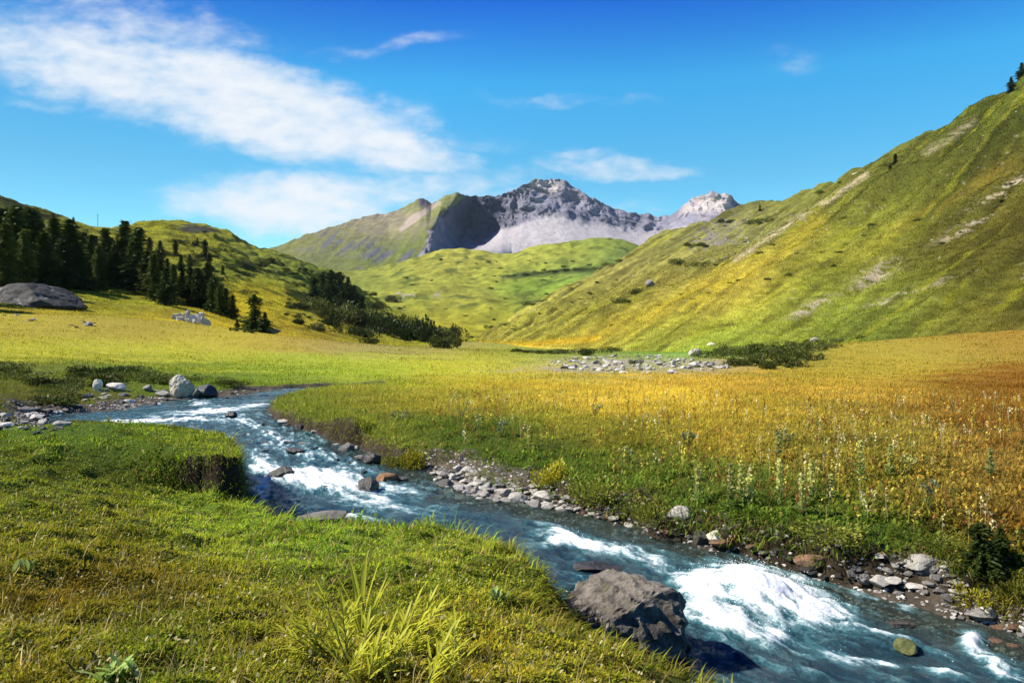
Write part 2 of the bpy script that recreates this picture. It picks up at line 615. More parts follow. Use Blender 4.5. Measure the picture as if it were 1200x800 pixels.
def land(x, y, detail=True):
    """(z, sd, shore width)"""
    x = np.asarray(x, np.float32).ravel(); y = np.asarray(y, np.float32).ravel()
    z = base_land(x, y) + lump_height(x, y)
    sd, wd = stream_sd(x, y)
    near = sstep(140, 60, y)
    amp = 0.05 + 0.05 * sstep(6, 30, y)
    z = z + near * (amp * fbm(x * 0.45, y * 0.45, 0, 3, 5) + 0.035 * fbm(x * 1.7, y * 1.7, 0, 3, 9))
    # hummocks of turf on the near bank
    flat_ = 1 - 0.85 * sstep(-1.5, -3.5, x) * sstep(10.5, 12, y) * sstep(19, 16, y)
    z = z + near * sstep(26, 12, y) * flat_ * (0.08 * np.maximum(0, fbm(x * 0.9, y * 0.9, 3.3, 2, 21)) + 0.085 * np.maximum(0, fbm(x * 2.6, y * 2.6, 6.1, 2, 22)))
    # (the raised block itself is flat on top)
    sdj = sd + np.where(wd < 0.3, 0.07, 0.16) * fbm(x * 1.6, y * 1.6, 1.0, 3, 31)
    w = zw(y)
    bed = w - 0.06 - 0.34 * sstep(0, 1.0, -sdj)
    bed = bed + 0.05 * fbm(x * 2.2, y * 2.2, 7, 3, 33)
    shore = w - 0.06 + (z - (w - 0.06)) * sstep(0.0, 1.0, np.clip(sdj / np.maximum(wd, .05), 0, 1)) ** np.where(wd < 0.3, 0.8, 1.25)
    z = np.where(sdj < 0, np.minimum(bed, z - 0.02), np.where(sdj < wd, np.minimum(shore, np.maximum(z, w)), z))
    return z, sdj, wd


def palette(px, py, pts, sx, sy, sy_gain=0.0, y0=400):
    px = np.asarray(px, np.float32); py = np.asarray(py, np.float32)
    num = np.zeros(px.shape + (3,), np.float32); den = np.full(px.shape, 1e-9, np.float32)
    for (qx, qy, r, g, b) in pts:
        sy_ = sy + sy_gain * max(0, qy - y0)
        d2 = ((px - qx) / sx) ** 2 + ((py - qy) / sy_) ** 2
        w = np.exp(-np.minimum(d2, 60)) + 1e-6 / (1 + d2)
        num += w[..., None] * srgb(r, g, b).astype(np.float32)
        den += w
    return num / den[..., None]


MEADOW = [  # what grows where (read off the photograph, by place): x, y in the photograph, then colour
    (60, 560, 95, 105, 15), (60, 640, 105, 108, 18), (80, 700, 98, 84, 18), (150, 690, 88, 78, 16), (40, 780, 110, 108, 20), (300, 620, 118, 138, 24),
    (260, 660, 116, 116, 22), (380, 650, 105, 128, 24), (200, 520, 105, 122, 18), (120, 520, 98, 118, 16), (260, 515, 108, 118, 20), (520, 640, 118, 130, 26),
    (560, 690, 112, 120, 24), (420, 700, 102, 112, 22), (250, 760, 102, 106, 20), (150, 770, 88, 100, 18), (600, 760, 128, 122, 24), (520, 780, 118, 112, 24),
    (680, 770, 105, 105, 20), (330, 720, 110, 110, 24), (420, 780, 112, 108, 20),
    (350, 485, 108, 112, 20), (420, 500, 118, 118, 22), (450, 465, 132, 120, 24), (520, 460, 160, 140, 26), (560, 510, 86, 100, 18), (650, 535, 80, 95, 18),
    (600, 480, 150, 132, 26), (700, 500, 150, 135, 24), (760, 540, 98, 106, 22), (640, 450, 186, 150, 32), (760, 465, 196, 156, 28), (760, 445, 188, 146, 34),
    (880, 445, 184, 140, 34), (880, 500, 170, 138, 26), (1000, 460, 172, 136, 34), (1000, 510, 150, 127, 34), (1100, 470, 150, 112, 30), (1160, 450, 122, 78, 14),
    (1180, 480, 128, 84, 16), (1150, 550, 146, 112, 38), (1100, 560, 138, 117, 34), (1190, 600, 118, 84, 20), (1180, 410, 140, 106, 30), (1100, 415, 146, 124, 34),
    (1020, 435, 152, 126, 24), (900, 570, 100, 106, 26), (820, 570, 98, 104, 28), (700, 575, 96, 112, 24), (880, 620, 92, 108, 24), (1000, 610, 82, 102, 22),
    (1040, 570, 110, 108, 24), (1100, 640, 84, 90, 18), (1190, 670, 88, 84, 18), (1000, 540, 124, 112, 26),
    (60, 460, 95, 90, 18), (60, 440, 98, 100, 18), (150, 440, 96, 106, 18), (230, 445, 92, 106, 18), (330, 440, 112, 122, 18), (430, 440, 132, 138, 20),
    (80, 410, 158, 145, 24), (220, 415, 160, 148, 24), (340, 425, 152, 152, 22), (440, 425, 158, 154, 24), (540, 432, 172, 156, 24), (560, 415, 156, 142, 30),
    (60, 385, 150, 130, 30), (150, 385, 146, 124, 36), (260, 395, 162, 140, 30), (340, 405, 158, 128, 40), (430, 405, 138, 117, 70), (500, 406, 140, 119, 70),
    (640, 410, 120, 125, 45), (720, 412, 125, 130, 60), (800, 410, 112, 150, 24), (760, 428, 130, 125, 70), (900, 432, 120, 110, 30), (660, 428, 150, 140, 50),
]
K_GRASS = 1.04


def meadow_colour(x, y, z):
    px, py = to_px(np.stack([x, np.maximum(y, 1.0), z], -1))
    px = np.clip(px, -250, 1450) + 40 * fbm(x * 0.35 / (1 + y * 0.02), y * 0.25, 2, 3, 41)
    py = np.clip(py, 380, 830) + np.minimum(26, (py - 385) * 0.25) * fbm(x * 0.3 / (1 + y * 0.02), y * 0.2, 5, 3, 43)
    c_ = palette(px, py, MEADOW, 75, 10, 0.11, 400)
    return (c_ * np.array([0.95, 1.09, 1.0]) + np.array([0, 0, 0.07]) * c_[..., 1:2]) * K_GRASS


# ---- ground sheet, finer near the camera, reaching the horizon
tcol = np.concatenate([np.linspace(-3.2, -0.86, 60)[:-1], np.linspace(-0.86, 0.86, 540), np.linspace(0.86, 3.2, 60)[1:]])
drow = np.concatenate([np.exp(np.linspace(math.log(0.9), math.log(3.4), 30))[:-1], np.exp(np.linspace(math.log(3.4), math.log(60), 480)),
                       np.exp(np.linspace(math.log(60), math.log(300), 110))[1:], np.exp(np.linspace(math.log(300), math.log(6500), 40))[1:]])
Y = np.repeat(drow[:, None], len(tcol), 1)
X = tcol[None, :] * (Y + 0.8)
gz, gsd, gwd = land(X, Y)
gx, gy = X.ravel(), Y.ravel()
gcol = meadow_colour(gx, gy, gz)
soil = np.array([0.035, 0.026, 0.016])
gravel_c = np.array([0.085, 0.070, 0.052])
nz = fbm(gx * 2.5, gy * 2.5, 0, 3, 51)
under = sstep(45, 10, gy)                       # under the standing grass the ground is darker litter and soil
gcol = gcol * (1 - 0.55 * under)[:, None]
shore_k = sstep(1.0, 0.8, gsd / np.maximum(gwd, 0.05) + 0.12 * nz)
wet = sstep(0.5, -0.1, gsd)
shore_c = np.where((gwd > 0.3)[:, None], gravel_c * (1 - 0.6 * wet)[:, None] * (1 + 0.35 * nz)[:, None], soil * (1 + 0.4 * nz)[:, None])
gcol = gcol * (1 - shore_k)[:, None] + shore_c * shore_k[:, None]
bedk = sstep(0.0, -0.25, gsd)
gcol = gcol * (1 - bedk)[:, None] + (np.array([0.11, 0.085, 0.055]) * (1 + 0.5 * nz)[:, None]) * bedk[:, None]
# steep cut faces show bare dark earth
ZG = gz.reshape(Y.shape)
slp = np.hypot(np.gradient(ZG, axis=0) / np.gradient(Y, axis=0), np.gradient(ZG, axis=1) / np.gradient(X, axis=1)).ravel()
cut = sstep(0.9, 1.6, slp) * (gy < 45)
gcol = gcol * (1 - cut)[:, None] + (soil * 0.9 * (1 + 0.5 * nz)[:, None]) * cut[:, None]
# pale stony wash across the far meadow
gpx, gpy = to_px(np.stack([gx, gy, gz], -1))
wash = np.exp(-(((gpx - 755) / 110) ** 4)) * np.exp(-(((gpy - 428) / 8.5) ** 2)) + 0.7 * np.exp(-(((gpx - 630) / 60) ** 2)) * np.exp(-(((gpy - 433) / 3.5) ** 2))
wash = np.clip(wash * (0.8 + 1.9 * fbm(gx * 0.35, gy * 0.25, 0, 4, 61)), 0, 1) * (gy < 140)
gcol = gcol * (1 - wash)[:, None] + np.array([0.30, 0.265, 0.20]) * wash[:, None]
M_GROUND = terrain_mat("meadow_ground", 5.0, 0.6, 0.08, 0.55)
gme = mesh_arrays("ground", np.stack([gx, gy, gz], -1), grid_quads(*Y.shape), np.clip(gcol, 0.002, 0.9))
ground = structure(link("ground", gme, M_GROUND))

# ground behind and beside the camera, one step lower so nothing overlaps
bx_, by_ = np.meshgrid(np.linspace(-60, 60, 60), np.linspace(-80, 0.85, 40))
bz_ = -0.06 + 0.05 * fbm(bx_ * 0.4, by_ * 0.4, 0, 3, 71)
bme = mesh_arrays("ground_behind", np.stack([bx_.ravel(), by_.ravel(), bz_.ravel()], -1), grid_quads(40, 60),
                  np.tile(srgb(108, 112, 20) * 0.6, (bx_.size, 1)))
structure(link("ground_behind", bme, M_GROUND))

TERRAIN = [np.stack([gx, gy, gz], -1)[(gy > 3) & (gy < 260)]]


# ------------------------------------------------------------------ hills: surfaces lofted between foot and crest, in metres
def catmull(P, n):
    """resample control points along axis 0 to n samples"""
    k = len(P)
    t_ = np.linspace(0, k - 1, n)
    i = np.clip(np.floor(t_).astype(int), 0, k - 2)
    f = (t_ - i).reshape((-1,) + (1,) * (P.ndim - 1))
    p0, p1, p2, p3 = P[np.maximum(i - 1, 0)], P[i], P[i + 1], P[np.minimum(i + 2, k - 1)]
    return 0.5 * ((2 * p1) + (p2 - p0) * f + (2 * p0 - 5 * p1 + 4 * p2 - p3) * f ** 2 + (3 * p1 - p0 - 3 * p2 + p3) * f ** 3)


def loft(cols, nu, nv, extra=14):
    """cols: list of columns, each a list of (px, py, distance) from foot to crest -> world grid (nv+extra, nu, 3), u, v"""
    A = np.array(cols, float)                    # (nc, nr, 3)
    A[..., 2] = np.log(A[..., 2])
    B = catmull(A, nu)                           # along
    C = catmull(np.swapaxes(B, 0, 1), nv)        # up: (nv, nu, 3)
    P = at(C[..., 0], C[..., 1], np.exp(C[..., 2]))
    v = np.linspace(0, 1, nv)
    # toe sinks under the ground; the far side falls away behind the crest
    toe = P[0].copy(); d0 = toe[:, 1:2]
    toe2 = toe * np.array([0.93, 0.93, 1]); toe2[:, 2] -= 2 + 0.01 * d0[:, 0]
    crest = P[-1]; prev = P[-3]
    rows, vv = [toe2], [-0.05]
    rows += list(P); vv += list(v)
    out = crest[:, :2] - prev[:, :2]
    nrm = np.linalg.norm(crest[:, :2], axis=1, keepdims=True)
    away = crest[:, :2] / nrm
    for i in range(1, extra + 1):
        q = i / extra
        r = crest.copy()
        r[:, :2] += away * (nrm * 0.5 * q ** 1.5)
        r[:, 2] = crest[:, 2] * (1 - 0.25 * q - 0.8 * q ** 2)
        rows.append(r); vv.append(1 + 0.3 * q)
    G = np.array(rows)
    u = np.linspace(0, 1, nu)
    return G, np.repeat(u[None, :], len(G), 0), np.repeat(np.array(vv)[:, None], nu, 1)


def normals(G):
    a = np.gradient(G, axis=1); b = np.gradient(G, axis=0)
    n = np.cross(a, b)
    return n / np.maximum(1e-9, np.linalg.norm(n, axis=-1, keepdims=True))


def seg_mask(px, py, pts, w):
    b = np.full(px.shape, 1e9)
    for (x0, y0), (x1, y1) in zip(pts[:-1], pts[1:]):
        ex, ey = x1 - x0, y1 - y0
        tt = np.clip(((px - x0) * ex + (py - y0) * ey) / (ex * ex + ey * ey), 0, 1)
        b = np.minimum(b, (px - x0 - tt * ex) ** 2 + (py - y0 - tt * ey) ** 2)
    return np.exp(-b / (w * w))


def spot(px, py, cx, cy, rx, ry, ang=0):
    a = math.radians(ang)
    p = ((px - cx) * math.cos(a) + (py - cy) * math.sin(a)) / rx
    q = (-(px - cx) * math.sin(a) + (py - cy) * math.cos(a)) / ry
    return np.exp(-(p * p + q * q))


def lerp_col(c, col, k):
    return c * (1 - k)[..., None] + np.asarray(col) * k[..., None]


K_HILL = 1.2

# ---- right hillside
RH = [
    [(1750, 430, 42), (2000, 170, 80), (2600, -380, 150)],
    [(1420, 415, 58), (1680, 210, 115), (2080, -220, 210)],
    [(1200, 404, 78), (1440, 215, 150), (1740, -90, 270)],
    [(1010, 424, 82), (1260, 242, 185), (1500, -5, 335)],
    [(900, 432, 88), (1100, 285, 215), (1290, 40, 410)],
    [(790, 418, 112), (985, 280, 270), (1165, 112, 480)],
    [(700, 411, 150), (870, 305, 330), (1080, 163, 545)],
    [(640, 406, 200), (790, 325, 410), (1000, 206, 610)],
    [(595, 404, 260), (712, 340, 480), (925, 232, 670)],
    [(565, 403, 320), (660, 352, 540), (860, 246, 725)],
    [(548, 403, 390), (620, 368, 590), (785, 270, 770)],
    [(536, 404, 460), (588, 386, 620), (715, 312, 790)],
    [(528, 405, 520), (560, 398, 640), (640, 362, 790)],
    [(520, 408, 560), (535, 407, 640), (575, 398, 760)],
]
G, Uu, Vv = loft(RH, 620, 330)
N = normals(G)
X_, Y_ = G[..., 0], G[..., 1]
amp = sstep(0.0, 0.25, Vv) * np.clip(Y_, 60, 800) * 0.011
gul = ridged(Uu * 16 + 0.25 * fbm(Uu * 8, Vv * 3, 0, 3, 81), Vv * 1.1, 2, 3, 82) - 0.55
G = G + N * (amp * (0.55 * fbm(X_ * 0.018, Y_ * 0.012, 0, 4, 83) + 1.5 * gul + 0.22 * fbm(X_ * 0.09, Y_ * 0.06, G[..., 2] * 0.09, 4, 84)))[..., None]
terr = np.sin(2 * math.pi * (G[..., 2] / 2.6 + 1.1 * fbm(X_ * 0.03, Y_ * 0.02, 0, 4, 150)))      # little terraces trodden along the slope
tm = sstep(0.1, 0.3, Vv) * sstep(330, 200, Y_) * np.clip(0.5 + 1.2 * fbm(X_ * 0.02, Y_ * 0.015, 3, 3, 149), 0, 1)
G = G + N * (0.16 * terr * tm + 0.22 * sstep(0.05, 0.2, Vv) * fbm(X_ * 0.5, Y_ * 0.35, G[..., 2] * 0.5, 3, 151))[..., None]
px, py = to_px(G)
pn = 18 * fbm(Uu * 26, Vv * 3.5, 0, 3, 85)
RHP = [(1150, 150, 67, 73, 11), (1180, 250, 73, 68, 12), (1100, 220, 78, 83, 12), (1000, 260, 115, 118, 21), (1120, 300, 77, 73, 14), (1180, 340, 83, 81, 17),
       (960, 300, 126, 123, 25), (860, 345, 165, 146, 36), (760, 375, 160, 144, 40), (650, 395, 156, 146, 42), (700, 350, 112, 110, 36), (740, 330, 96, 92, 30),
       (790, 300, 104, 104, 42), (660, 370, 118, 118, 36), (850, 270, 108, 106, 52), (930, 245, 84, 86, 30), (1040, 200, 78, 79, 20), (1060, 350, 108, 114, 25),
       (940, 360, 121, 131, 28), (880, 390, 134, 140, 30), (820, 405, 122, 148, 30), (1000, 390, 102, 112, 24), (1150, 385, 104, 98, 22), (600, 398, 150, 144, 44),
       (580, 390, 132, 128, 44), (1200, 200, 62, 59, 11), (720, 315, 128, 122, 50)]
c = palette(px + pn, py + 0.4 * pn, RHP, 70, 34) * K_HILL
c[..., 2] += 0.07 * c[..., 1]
# streaks down the fall line
st = fbm(Uu * 95, Vv * 4.0, 0, 4, 86)
st2 = fbm(Uu * 40, Vv * 2.0, 4, 3, 87)
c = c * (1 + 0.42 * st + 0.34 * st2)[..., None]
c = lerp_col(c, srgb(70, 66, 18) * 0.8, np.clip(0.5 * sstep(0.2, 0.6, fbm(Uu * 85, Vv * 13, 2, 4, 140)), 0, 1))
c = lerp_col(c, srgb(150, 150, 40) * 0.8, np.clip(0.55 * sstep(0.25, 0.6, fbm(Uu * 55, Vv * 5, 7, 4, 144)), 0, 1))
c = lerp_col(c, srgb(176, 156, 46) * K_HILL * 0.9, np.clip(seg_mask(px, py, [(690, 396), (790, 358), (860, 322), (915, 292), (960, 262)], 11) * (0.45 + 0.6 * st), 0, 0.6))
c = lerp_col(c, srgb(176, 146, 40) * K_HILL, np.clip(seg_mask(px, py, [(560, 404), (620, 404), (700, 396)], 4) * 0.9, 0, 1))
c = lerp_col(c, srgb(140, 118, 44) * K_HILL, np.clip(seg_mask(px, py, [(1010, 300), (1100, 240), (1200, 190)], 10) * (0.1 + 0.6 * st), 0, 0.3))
tuss = fbm(X_ * 0.35, Y_ * 0.2, G[..., 2] * 0.35, 4, 88)
c = c * (1 + 0.38 * tuss)[..., None]
rockn = fbm(X_ * 0.16, Y_ * 0.1, G[..., 2] * 0.16, 5, 89)
rk = np.clip(1.4 * spot(px, py, 845, 272, 55, 24, -25) + 0.9 * spot(px, py, 905, 283, 50, 11, -38) + 0.8 * spot(px, py, 765, 330, 14, 7, -20)
             + 0.6 * spot(px, py, 930, 250, 22, 10) + 0.5 * spot(px, py, 690, 350, 30, 14, -35) + 0.6 * spot(px, py, 985, 345, 26, 9, -25), 0, 1.3)
c = lerp_col(c, srgb(122, 116, 108) * 0.85, np.clip(sstep(0.8, 1.2, 0.75 * rk + 1.1 * rockn * np.clip(rk * 2, 0, 1)), 0, 1))
gl = seg_mask(px, py, [(862, 305), (890, 285), (930, 258), (975, 232), (1015, 205)], 3.2)
c = lerp_col(c, srgb(182, 168, 138), np.clip(gl * (0.55 + 1.3 * rockn + 0.8 * st), 0, 0.8))
gl2 = seg_mask(px, py, [(1085, 178), (1110, 165), (1140, 142)], 4.5)
c = lerp_col(c, srgb(160, 150, 120), np.clip(gl2 * (0.4 + 1.0 * rockn), 0, 0.7))
rockf = fbm(X_ * 0.45, Y_ * 0.3, G[..., 2] * 0.45, 4, 99)
slab = np.clip(1.2 * spot(px, py, 1024, 322, 26, 9, -30) + 0.9 * spot(px, py, 950, 360, 22, 5, -25) + 0.7 * spot(px, py, 1130, 268, 30, 5, -28)
               + 0.7 * spot(px, py, 1060, 345, 50, 4, -20) + 0.8 * spot(px, py, 1180, 220, 40, 4, -30), 0, 1)
c = lerp_col(c, srgb(182, 168, 146), np.clip(1.6 * slab * sstep(0.0, 0.35, 0.6 * rockn + 0.8 * rockf + 0.25 * slab - 0.05), 0, 0.85))
scat = sstep(0.62, 0.8, fbm(X_ * 0.5, Y_ * 0.35, G[..., 2] * 0.5, 3, 90)) * sstep(0.05, 0.3, Vv)
c = lerp_col(c, srgb(170, 160, 135), 0.55 * scat)
M_HILL = terrain_mat("hill_turf", 0.55, 0.8, 0.8, 0.42)
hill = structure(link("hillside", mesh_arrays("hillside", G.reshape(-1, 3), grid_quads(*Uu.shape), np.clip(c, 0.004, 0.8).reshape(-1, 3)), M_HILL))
TERRAIN.append(G[1:-14].reshape(-1, 3))
HILLS = [(G[1:-14], np.clip(c, 0.004, 0.8)[1:-14])]

# ---- left hillside
LH = [
    [(-500, 385, 76), (-560, 280, 150), (-620, 120, 250)],
    [(-150, 380, 88), (-170, 300, 180), (-180, 195, 300)],
    [(0, 374, 96), (0, 305, 195), (0, 231, 330)],
    [(60, 374, 102), (60, 310, 215), (60, 250, 350)],
    [(120, 376, 108), (122, 315, 235), (125, 267, 380)],
    [(170, 378, 114), (170, 316, 255), (167, 263, 420)],
    [(215, 382, 120), (208, 320, 275), (205, 258, 450)],
    [(270, 390, 130), (258, 328, 295), (250, 264, 470)],
    [(320, 397, 140), (310, 344, 310), (292, 281, 490)],
    [(370, 402, 152), (358, 360, 325), (334, 296, 505)],
    [(420, 405, 168), (408, 376, 335), (384, 320, 520)],
    [(480, 407, 188), (455, 389, 345), (432, 346, 540)],
    [(535, 408, 210), (508, 398, 350), (484, 372, 560)],
    [(590, 410, 250), (560, 405, 380), (535, 397, 580)],
]
G, Uu, Vv = loft(LH, 420, 240)
N = normals(G)
X_, Y_ = G[..., 0], G[..., 1]
amp = sstep(0.0, 0.2, Vv) * np.clip(Y_, 60, 600) * 0.011
G = G + N * (amp * (0.7 * fbm(X_ * 0.02, Y_ * 0.015, 0, 4, 91) + 0.35 * fbm(X_ * 0.1, Y_ * 0.08, G[..., 2] * 0.1, 4, 92)))[..., None]
px, py = to_px(G)
LHP = [(40, 270, 108, 108, 30), (100, 285, 112, 108, 34), (0, 245, 60, 68, 24), (200, 265, 112, 112, 26), (250, 285, 122, 118, 34), (200, 290, 120, 118, 34), (300, 300, 108, 112, 36),
       (330, 320, 98, 108, 36), (260, 315, 104, 112, 34), (380, 335, 106, 114, 36), (430, 360, 120, 124, 34), (480, 385, 126, 126, 34), (290, 350, 178, 156, 24),
       (320, 370, 150, 136, 30), (360, 385, 136, 122, 40), (180, 350, 112, 112, 30), (120, 345, 116, 116, 30), (60, 350, 90, 92, 26), (220, 345, 96, 98, 30), (350, 350, 92, 98, 30),
       (420, 390, 118, 112, 38), (330, 392, 150, 130, 36), (60, 372, 150, 132, 36), (215, 375, 150, 132, 40)]
c = palette(px + 14 * fbm(X_ * .02, Y_ * .02, 0, 3, 93), py + 8 * fbm(X_ * .02, Y_ * .02, 9, 3, 94), LHP, 48, 20) * K_HILL * 1.15
c = c * (1 + 0.5 * fbm(X_ * 0.2, Y_ * 0.14, G[..., 2] * 0.2, 4, 95) + 0.25 * fbm(X_ * 0.05, Y_ * 0.03, 3, 3, 98))[..., None]
scr = sstep(0.12, 0.42, fbm(X_ * 0.09, Y_ * 0.05, G[..., 2] * 0.09, 4, 96)) * spot(px, py, 320, 315, 130, 34, 22) * 1.2
c = lerp_col(c, srgb(52, 64, 22) * 0.8, np.clip(scr, 0, 0.8))
rockn = fbm(X_ * 0.1, Y_ * 0.07, G[..., 2] * 0.14, 4, 97)
c = lerp_col(c, srgb(84, 84, 66) * 0.7, np.clip(sstep(0.6, 1.0, 1.1 * spot(px, py, 232, 269, 34, 9, 8) + 0.5 * rockn), 0, 1))
c = lerp_col(c, srgb(60, 66, 30) * 0.7, np.clip(sstep(0.6, 1.0, 1.1 * seg_mask(px, py, [(-60, 205), (0, 234), (50, 254), (75, 250), (110, 262)], 7) + 0.4 * rockn), 0, 0.9))
structure(link("hill", mesh_arrays("hill", G.reshape(-1, 3), grid_quads(*Uu.shape), np.clip(c, 0.004, 0.8).reshape(-1, 3)), M_HILL))
TERRAIN.append(G[1:-14].reshape(-1, 3))
HILLS.append((G[1:-14], np.clip(c, 0.004, 0.8)[1:-14]))

# ---- green alp rising at the head of the valley
MH = [
    [(330, 408, 420), (330, 370, 800), (345, 330, 1250), (360, 318, 1500)],
    [(400, 407, 420), (400, 368, 800), (410, 330, 1250), (420, 316, 1500)],
    [(450, 406, 420), (448, 362, 800), (446, 328, 1250), (450, 312, 1500)],
    [(490, 405, 430), (490, 360, 820), (482, 322, 1250), (486, 302, 1520)],
    [(530, 405, 440), (525, 360, 850), (520, 318, 1260), (522, 293, 1540)],
    [(565, 405, 450), (560, 360, 880), (556, 320, 1270), (560, 293, 1560)],
    [(600, 405, 460), (596, 358, 900), (592, 318, 1270), (598, 296, 1560)],
    [(640, 405, 470), (632, 352, 900), (630, 318, 1260), (632, 287, 1560)],
    [(680, 405, 480), (668, 345, 900), (672, 314, 1240), (676, 282, 1540)],
    [(720, 405, 490), (706, 340, 900), (716, 308, 1220), (722, 279, 1500)],
    [(760, 405, 500), (742, 338, 900), (750, 312, 1200), (752, 290, 1450)],
    [(800, 405, 510), (780, 340, 900), (790, 322, 1200), (790, 308, 1420)],
    [(850, 405, 520), (830, 345, 900), (840, 330, 1200), (840, 322, 1400)],
]
G, Uu, Vv = loft(MH, 420, 220)
N = normals(G)
X_, Y_ = G[..., 0], G[..., 1]
amp = sstep(0.0, 0.2, Vv) * 8.0
G = G + N * (amp * (0.8 * fbm(X_ * 0.008, Y_ * 0.005, 0, 4, 101) + 0.25 * fbm(X_ * 0.04, Y_ * 0.03, 0, 3, 102)))[..., None]
px, py = to_px(G)
MHP = [(480, 310, 128, 130, 50), (530, 305, 148, 144, 58), (600, 305, 142, 142, 56), (560, 320, 140, 142, 50), (660, 300, 138, 142, 52), (720, 290, 112, 124, 48), (740, 300, 92, 108, 48),
       (690, 318, 86, 104, 48), (620, 330, 112, 134, 44), (680, 340, 112, 136, 44), (540, 345, 132, 132, 50), (480, 350, 134, 136, 48), (460, 370, 146, 146, 44), (560, 370, 138, 138, 42),
       (620, 360, 110, 118, 40), (520, 390, 150, 142, 38), (600, 390, 142, 140, 38), (640, 310, 128, 134, 50), (740, 320, 100, 124, 44), (440, 330, 118, 124, 48)]
c = palette(px + 10 * fbm(X_ * .01, Y_ * .008, 0, 3, 103), py + 6 * fbm(X_ * .01, Y_ * .008, 9, 3, 104), MHP, 38, 14) * K_HILL * 0.82
c = c * (1 + 0.40 * fbm(X_ * 0.05, Y_ * 0.03, 0, 5, 105) + 0.2 * fbm(X_ * 0.015, Y_ * 0.008, 3, 4, 107))[..., None]
c = lerp_col(c, srgb(62, 80, 30) * 0.8, 0.6 * sstep(0.22, 0.5, fbm(X_ * 0.03, Y_ * 0.014, 4, 4, 108)))
rn = fbm(X_ * 0.03, Y_ * 0.015, 0, 4, 106)
c = lerp_col(c, srgb(58, 76, 36) * 0.8, np.clip(sstep(0.5, 1.0, seg_mask(px, py, [(590, 325), (650, 319), (700, 316), (735, 306)], 5) + 0.9 * spot(px, py, 630, 354, 26, 5) + 0.5 * rn), 0, 0.75))
c = lerp_col(c, srgb(168, 160, 140) * 0.85, np.clip(sstep(0.7, 1.1, 0.8 * spot(px, py, 472, 344, 12, 7) + 0.7 * spot(px, py, 510, 346, 24, 3.5) + 0.9 * fbm(X_ * 0.08, Y_ * 0.03, 0, 4, 109)), 0, 0.85))
M_ALP = terrain_mat("alp_turf", 0.16, 0.7, 2.0, 0.35)
structure(link("alpine_hill", mesh_arrays("alpine_hill", G.reshape(-1, 3), grid_quads(*Uu.shape), np.clip(c, 0.004, 0.8).reshape(-1, 3)), M_ALP))
TERRAIN.append(G[1:-14].reshape(-1, 3))

# ---- the mountain: grassy spur, shadowed cirque wall, rocky summit, scree
def mcol(px_, foot_d, low, lowd, mid, midd, crest, crestd):
    return [(px_, 340, foot_d), (px_, low, lowd), (px_, mid, midd), (px_, crest, crestd)]


MT = [
    mcol(290, 2000, 325, 2060, 312, 2160, 299, 2400), mcol(330, 1960, 322, 2020, 306, 2150, 286, 2450), mcol(365, 1930, 318, 2000, 298, 2150, 273, 2480),
    mcol(400, 1900, 315, 1980, 292, 2150, 262, 2520), mcol(430, 1880, 314, 1960, 286, 2150, 253, 2560), mcol(455, 1860, 313, 1950, 284, 2160, 249, 2600),
    mcol(475, 1840, 312, 1930, 278, 2160, 243, 2620), mcol(492, 1820, 311, 1910, 270, 2150, 232, 2620), mcol(500, 1820, 310, 1910, 268, 2140, 233, 2610), mcol(506, 1820, 310, 1910, 268, 2140, 239, 2600), mcol(522, 1860, 309, 1960, 262, 2200, 229, 2600), mcol(538, 1960, 308, 2040, 262, 2290, 226, 2600),
    mcol(546, 1990, 306, 2060, 270, 2480, 229, 2640), mcol(556, 2020, 302, 2090, 285, 2690, 231, 2800), mcol(575, 2070, 298, 2130, 276, 2670, 229, 2750), mcol(590, 2140, 297, 2190, 264, 2640, 227, 2740), mcol(600, 2210, 296, 2250, 262, 2600, 225, 2710),
    mcol(612, 2210, 295, 2250, 258, 2600, 219, 2730), mcol(624, 2210, 294, 2250, 256, 2600, 212, 2750), mcol(645, 2210, 293, 2250, 254, 2610, 210, 2780), mcol(662, 2210, 292, 2250, 254, 2610, 210, 2780),
    mcol(672, 2210, 291, 2250, 257, 2610, 219, 2770), mcol(690, 2230, 290, 2270, 262, 2620, 231, 2750), mcol(712, 2250, 290, 2290, 266, 2630, 242, 2750), mcol(735, 2270, 292, 2310, 272, 2650, 250, 2760),
    mcol(760, 2290, 293, 2330, 274, 2660, 251, 2770), mcol(785, 2290, 293, 2330, 272, 2650, 252, 2760), mcol(796, 2270, 293, 2310, 268, 2620, 246, 2730), mcol(812, 2250, 290, 2290, 262, 2590, 232, 2710),
    mcol(832, 2230, 288, 2270, 258, 2570, 225, 2690), mcol(852, 2230, 288, 2270, 262, 2570, 229, 2690), mcol(872, 2250, 290, 2290, 268, 2590, 240, 2710), mcol(900, 2270, 294, 2310, 276, 2610, 252, 2730),
    mcol(940, 2270, 300, 2310, 286, 2610, 268, 2730),
]
# resample the columns by their true spacing so narrow columns stay narrow
arr = np.array(MT, float)
xs = np.concatenate([np.linspace(290, 480, 170)[:-1], np.linspace(480, 620, 300)[:-1], np.linspace(620, 940, 330)])
arr2 = np.zeros((len(xs), 4, 3))
for r in range(4):
    arr2[:, r, 0] = xs
    for k in (1, 2):
        arr2[:, r, k] = np.interp(xs, arr[:, r, 0], arr[:, r, k])
# the spur runs down towards the left: its lower columns lean
lean = np.exp(-((xs - 545) / 26.0) ** 2)
for r, sh in ((0, 50), (1, 44), (2, 30)):
    arr2[:, r, 0] -= sh * lean * 0.8
def spur_line(py_):
    return np.interp(py_, [222, 229, 240, 252, 262, 275, 300, 340], [549, 547, 532, 517, 508, 502, 494, 486])


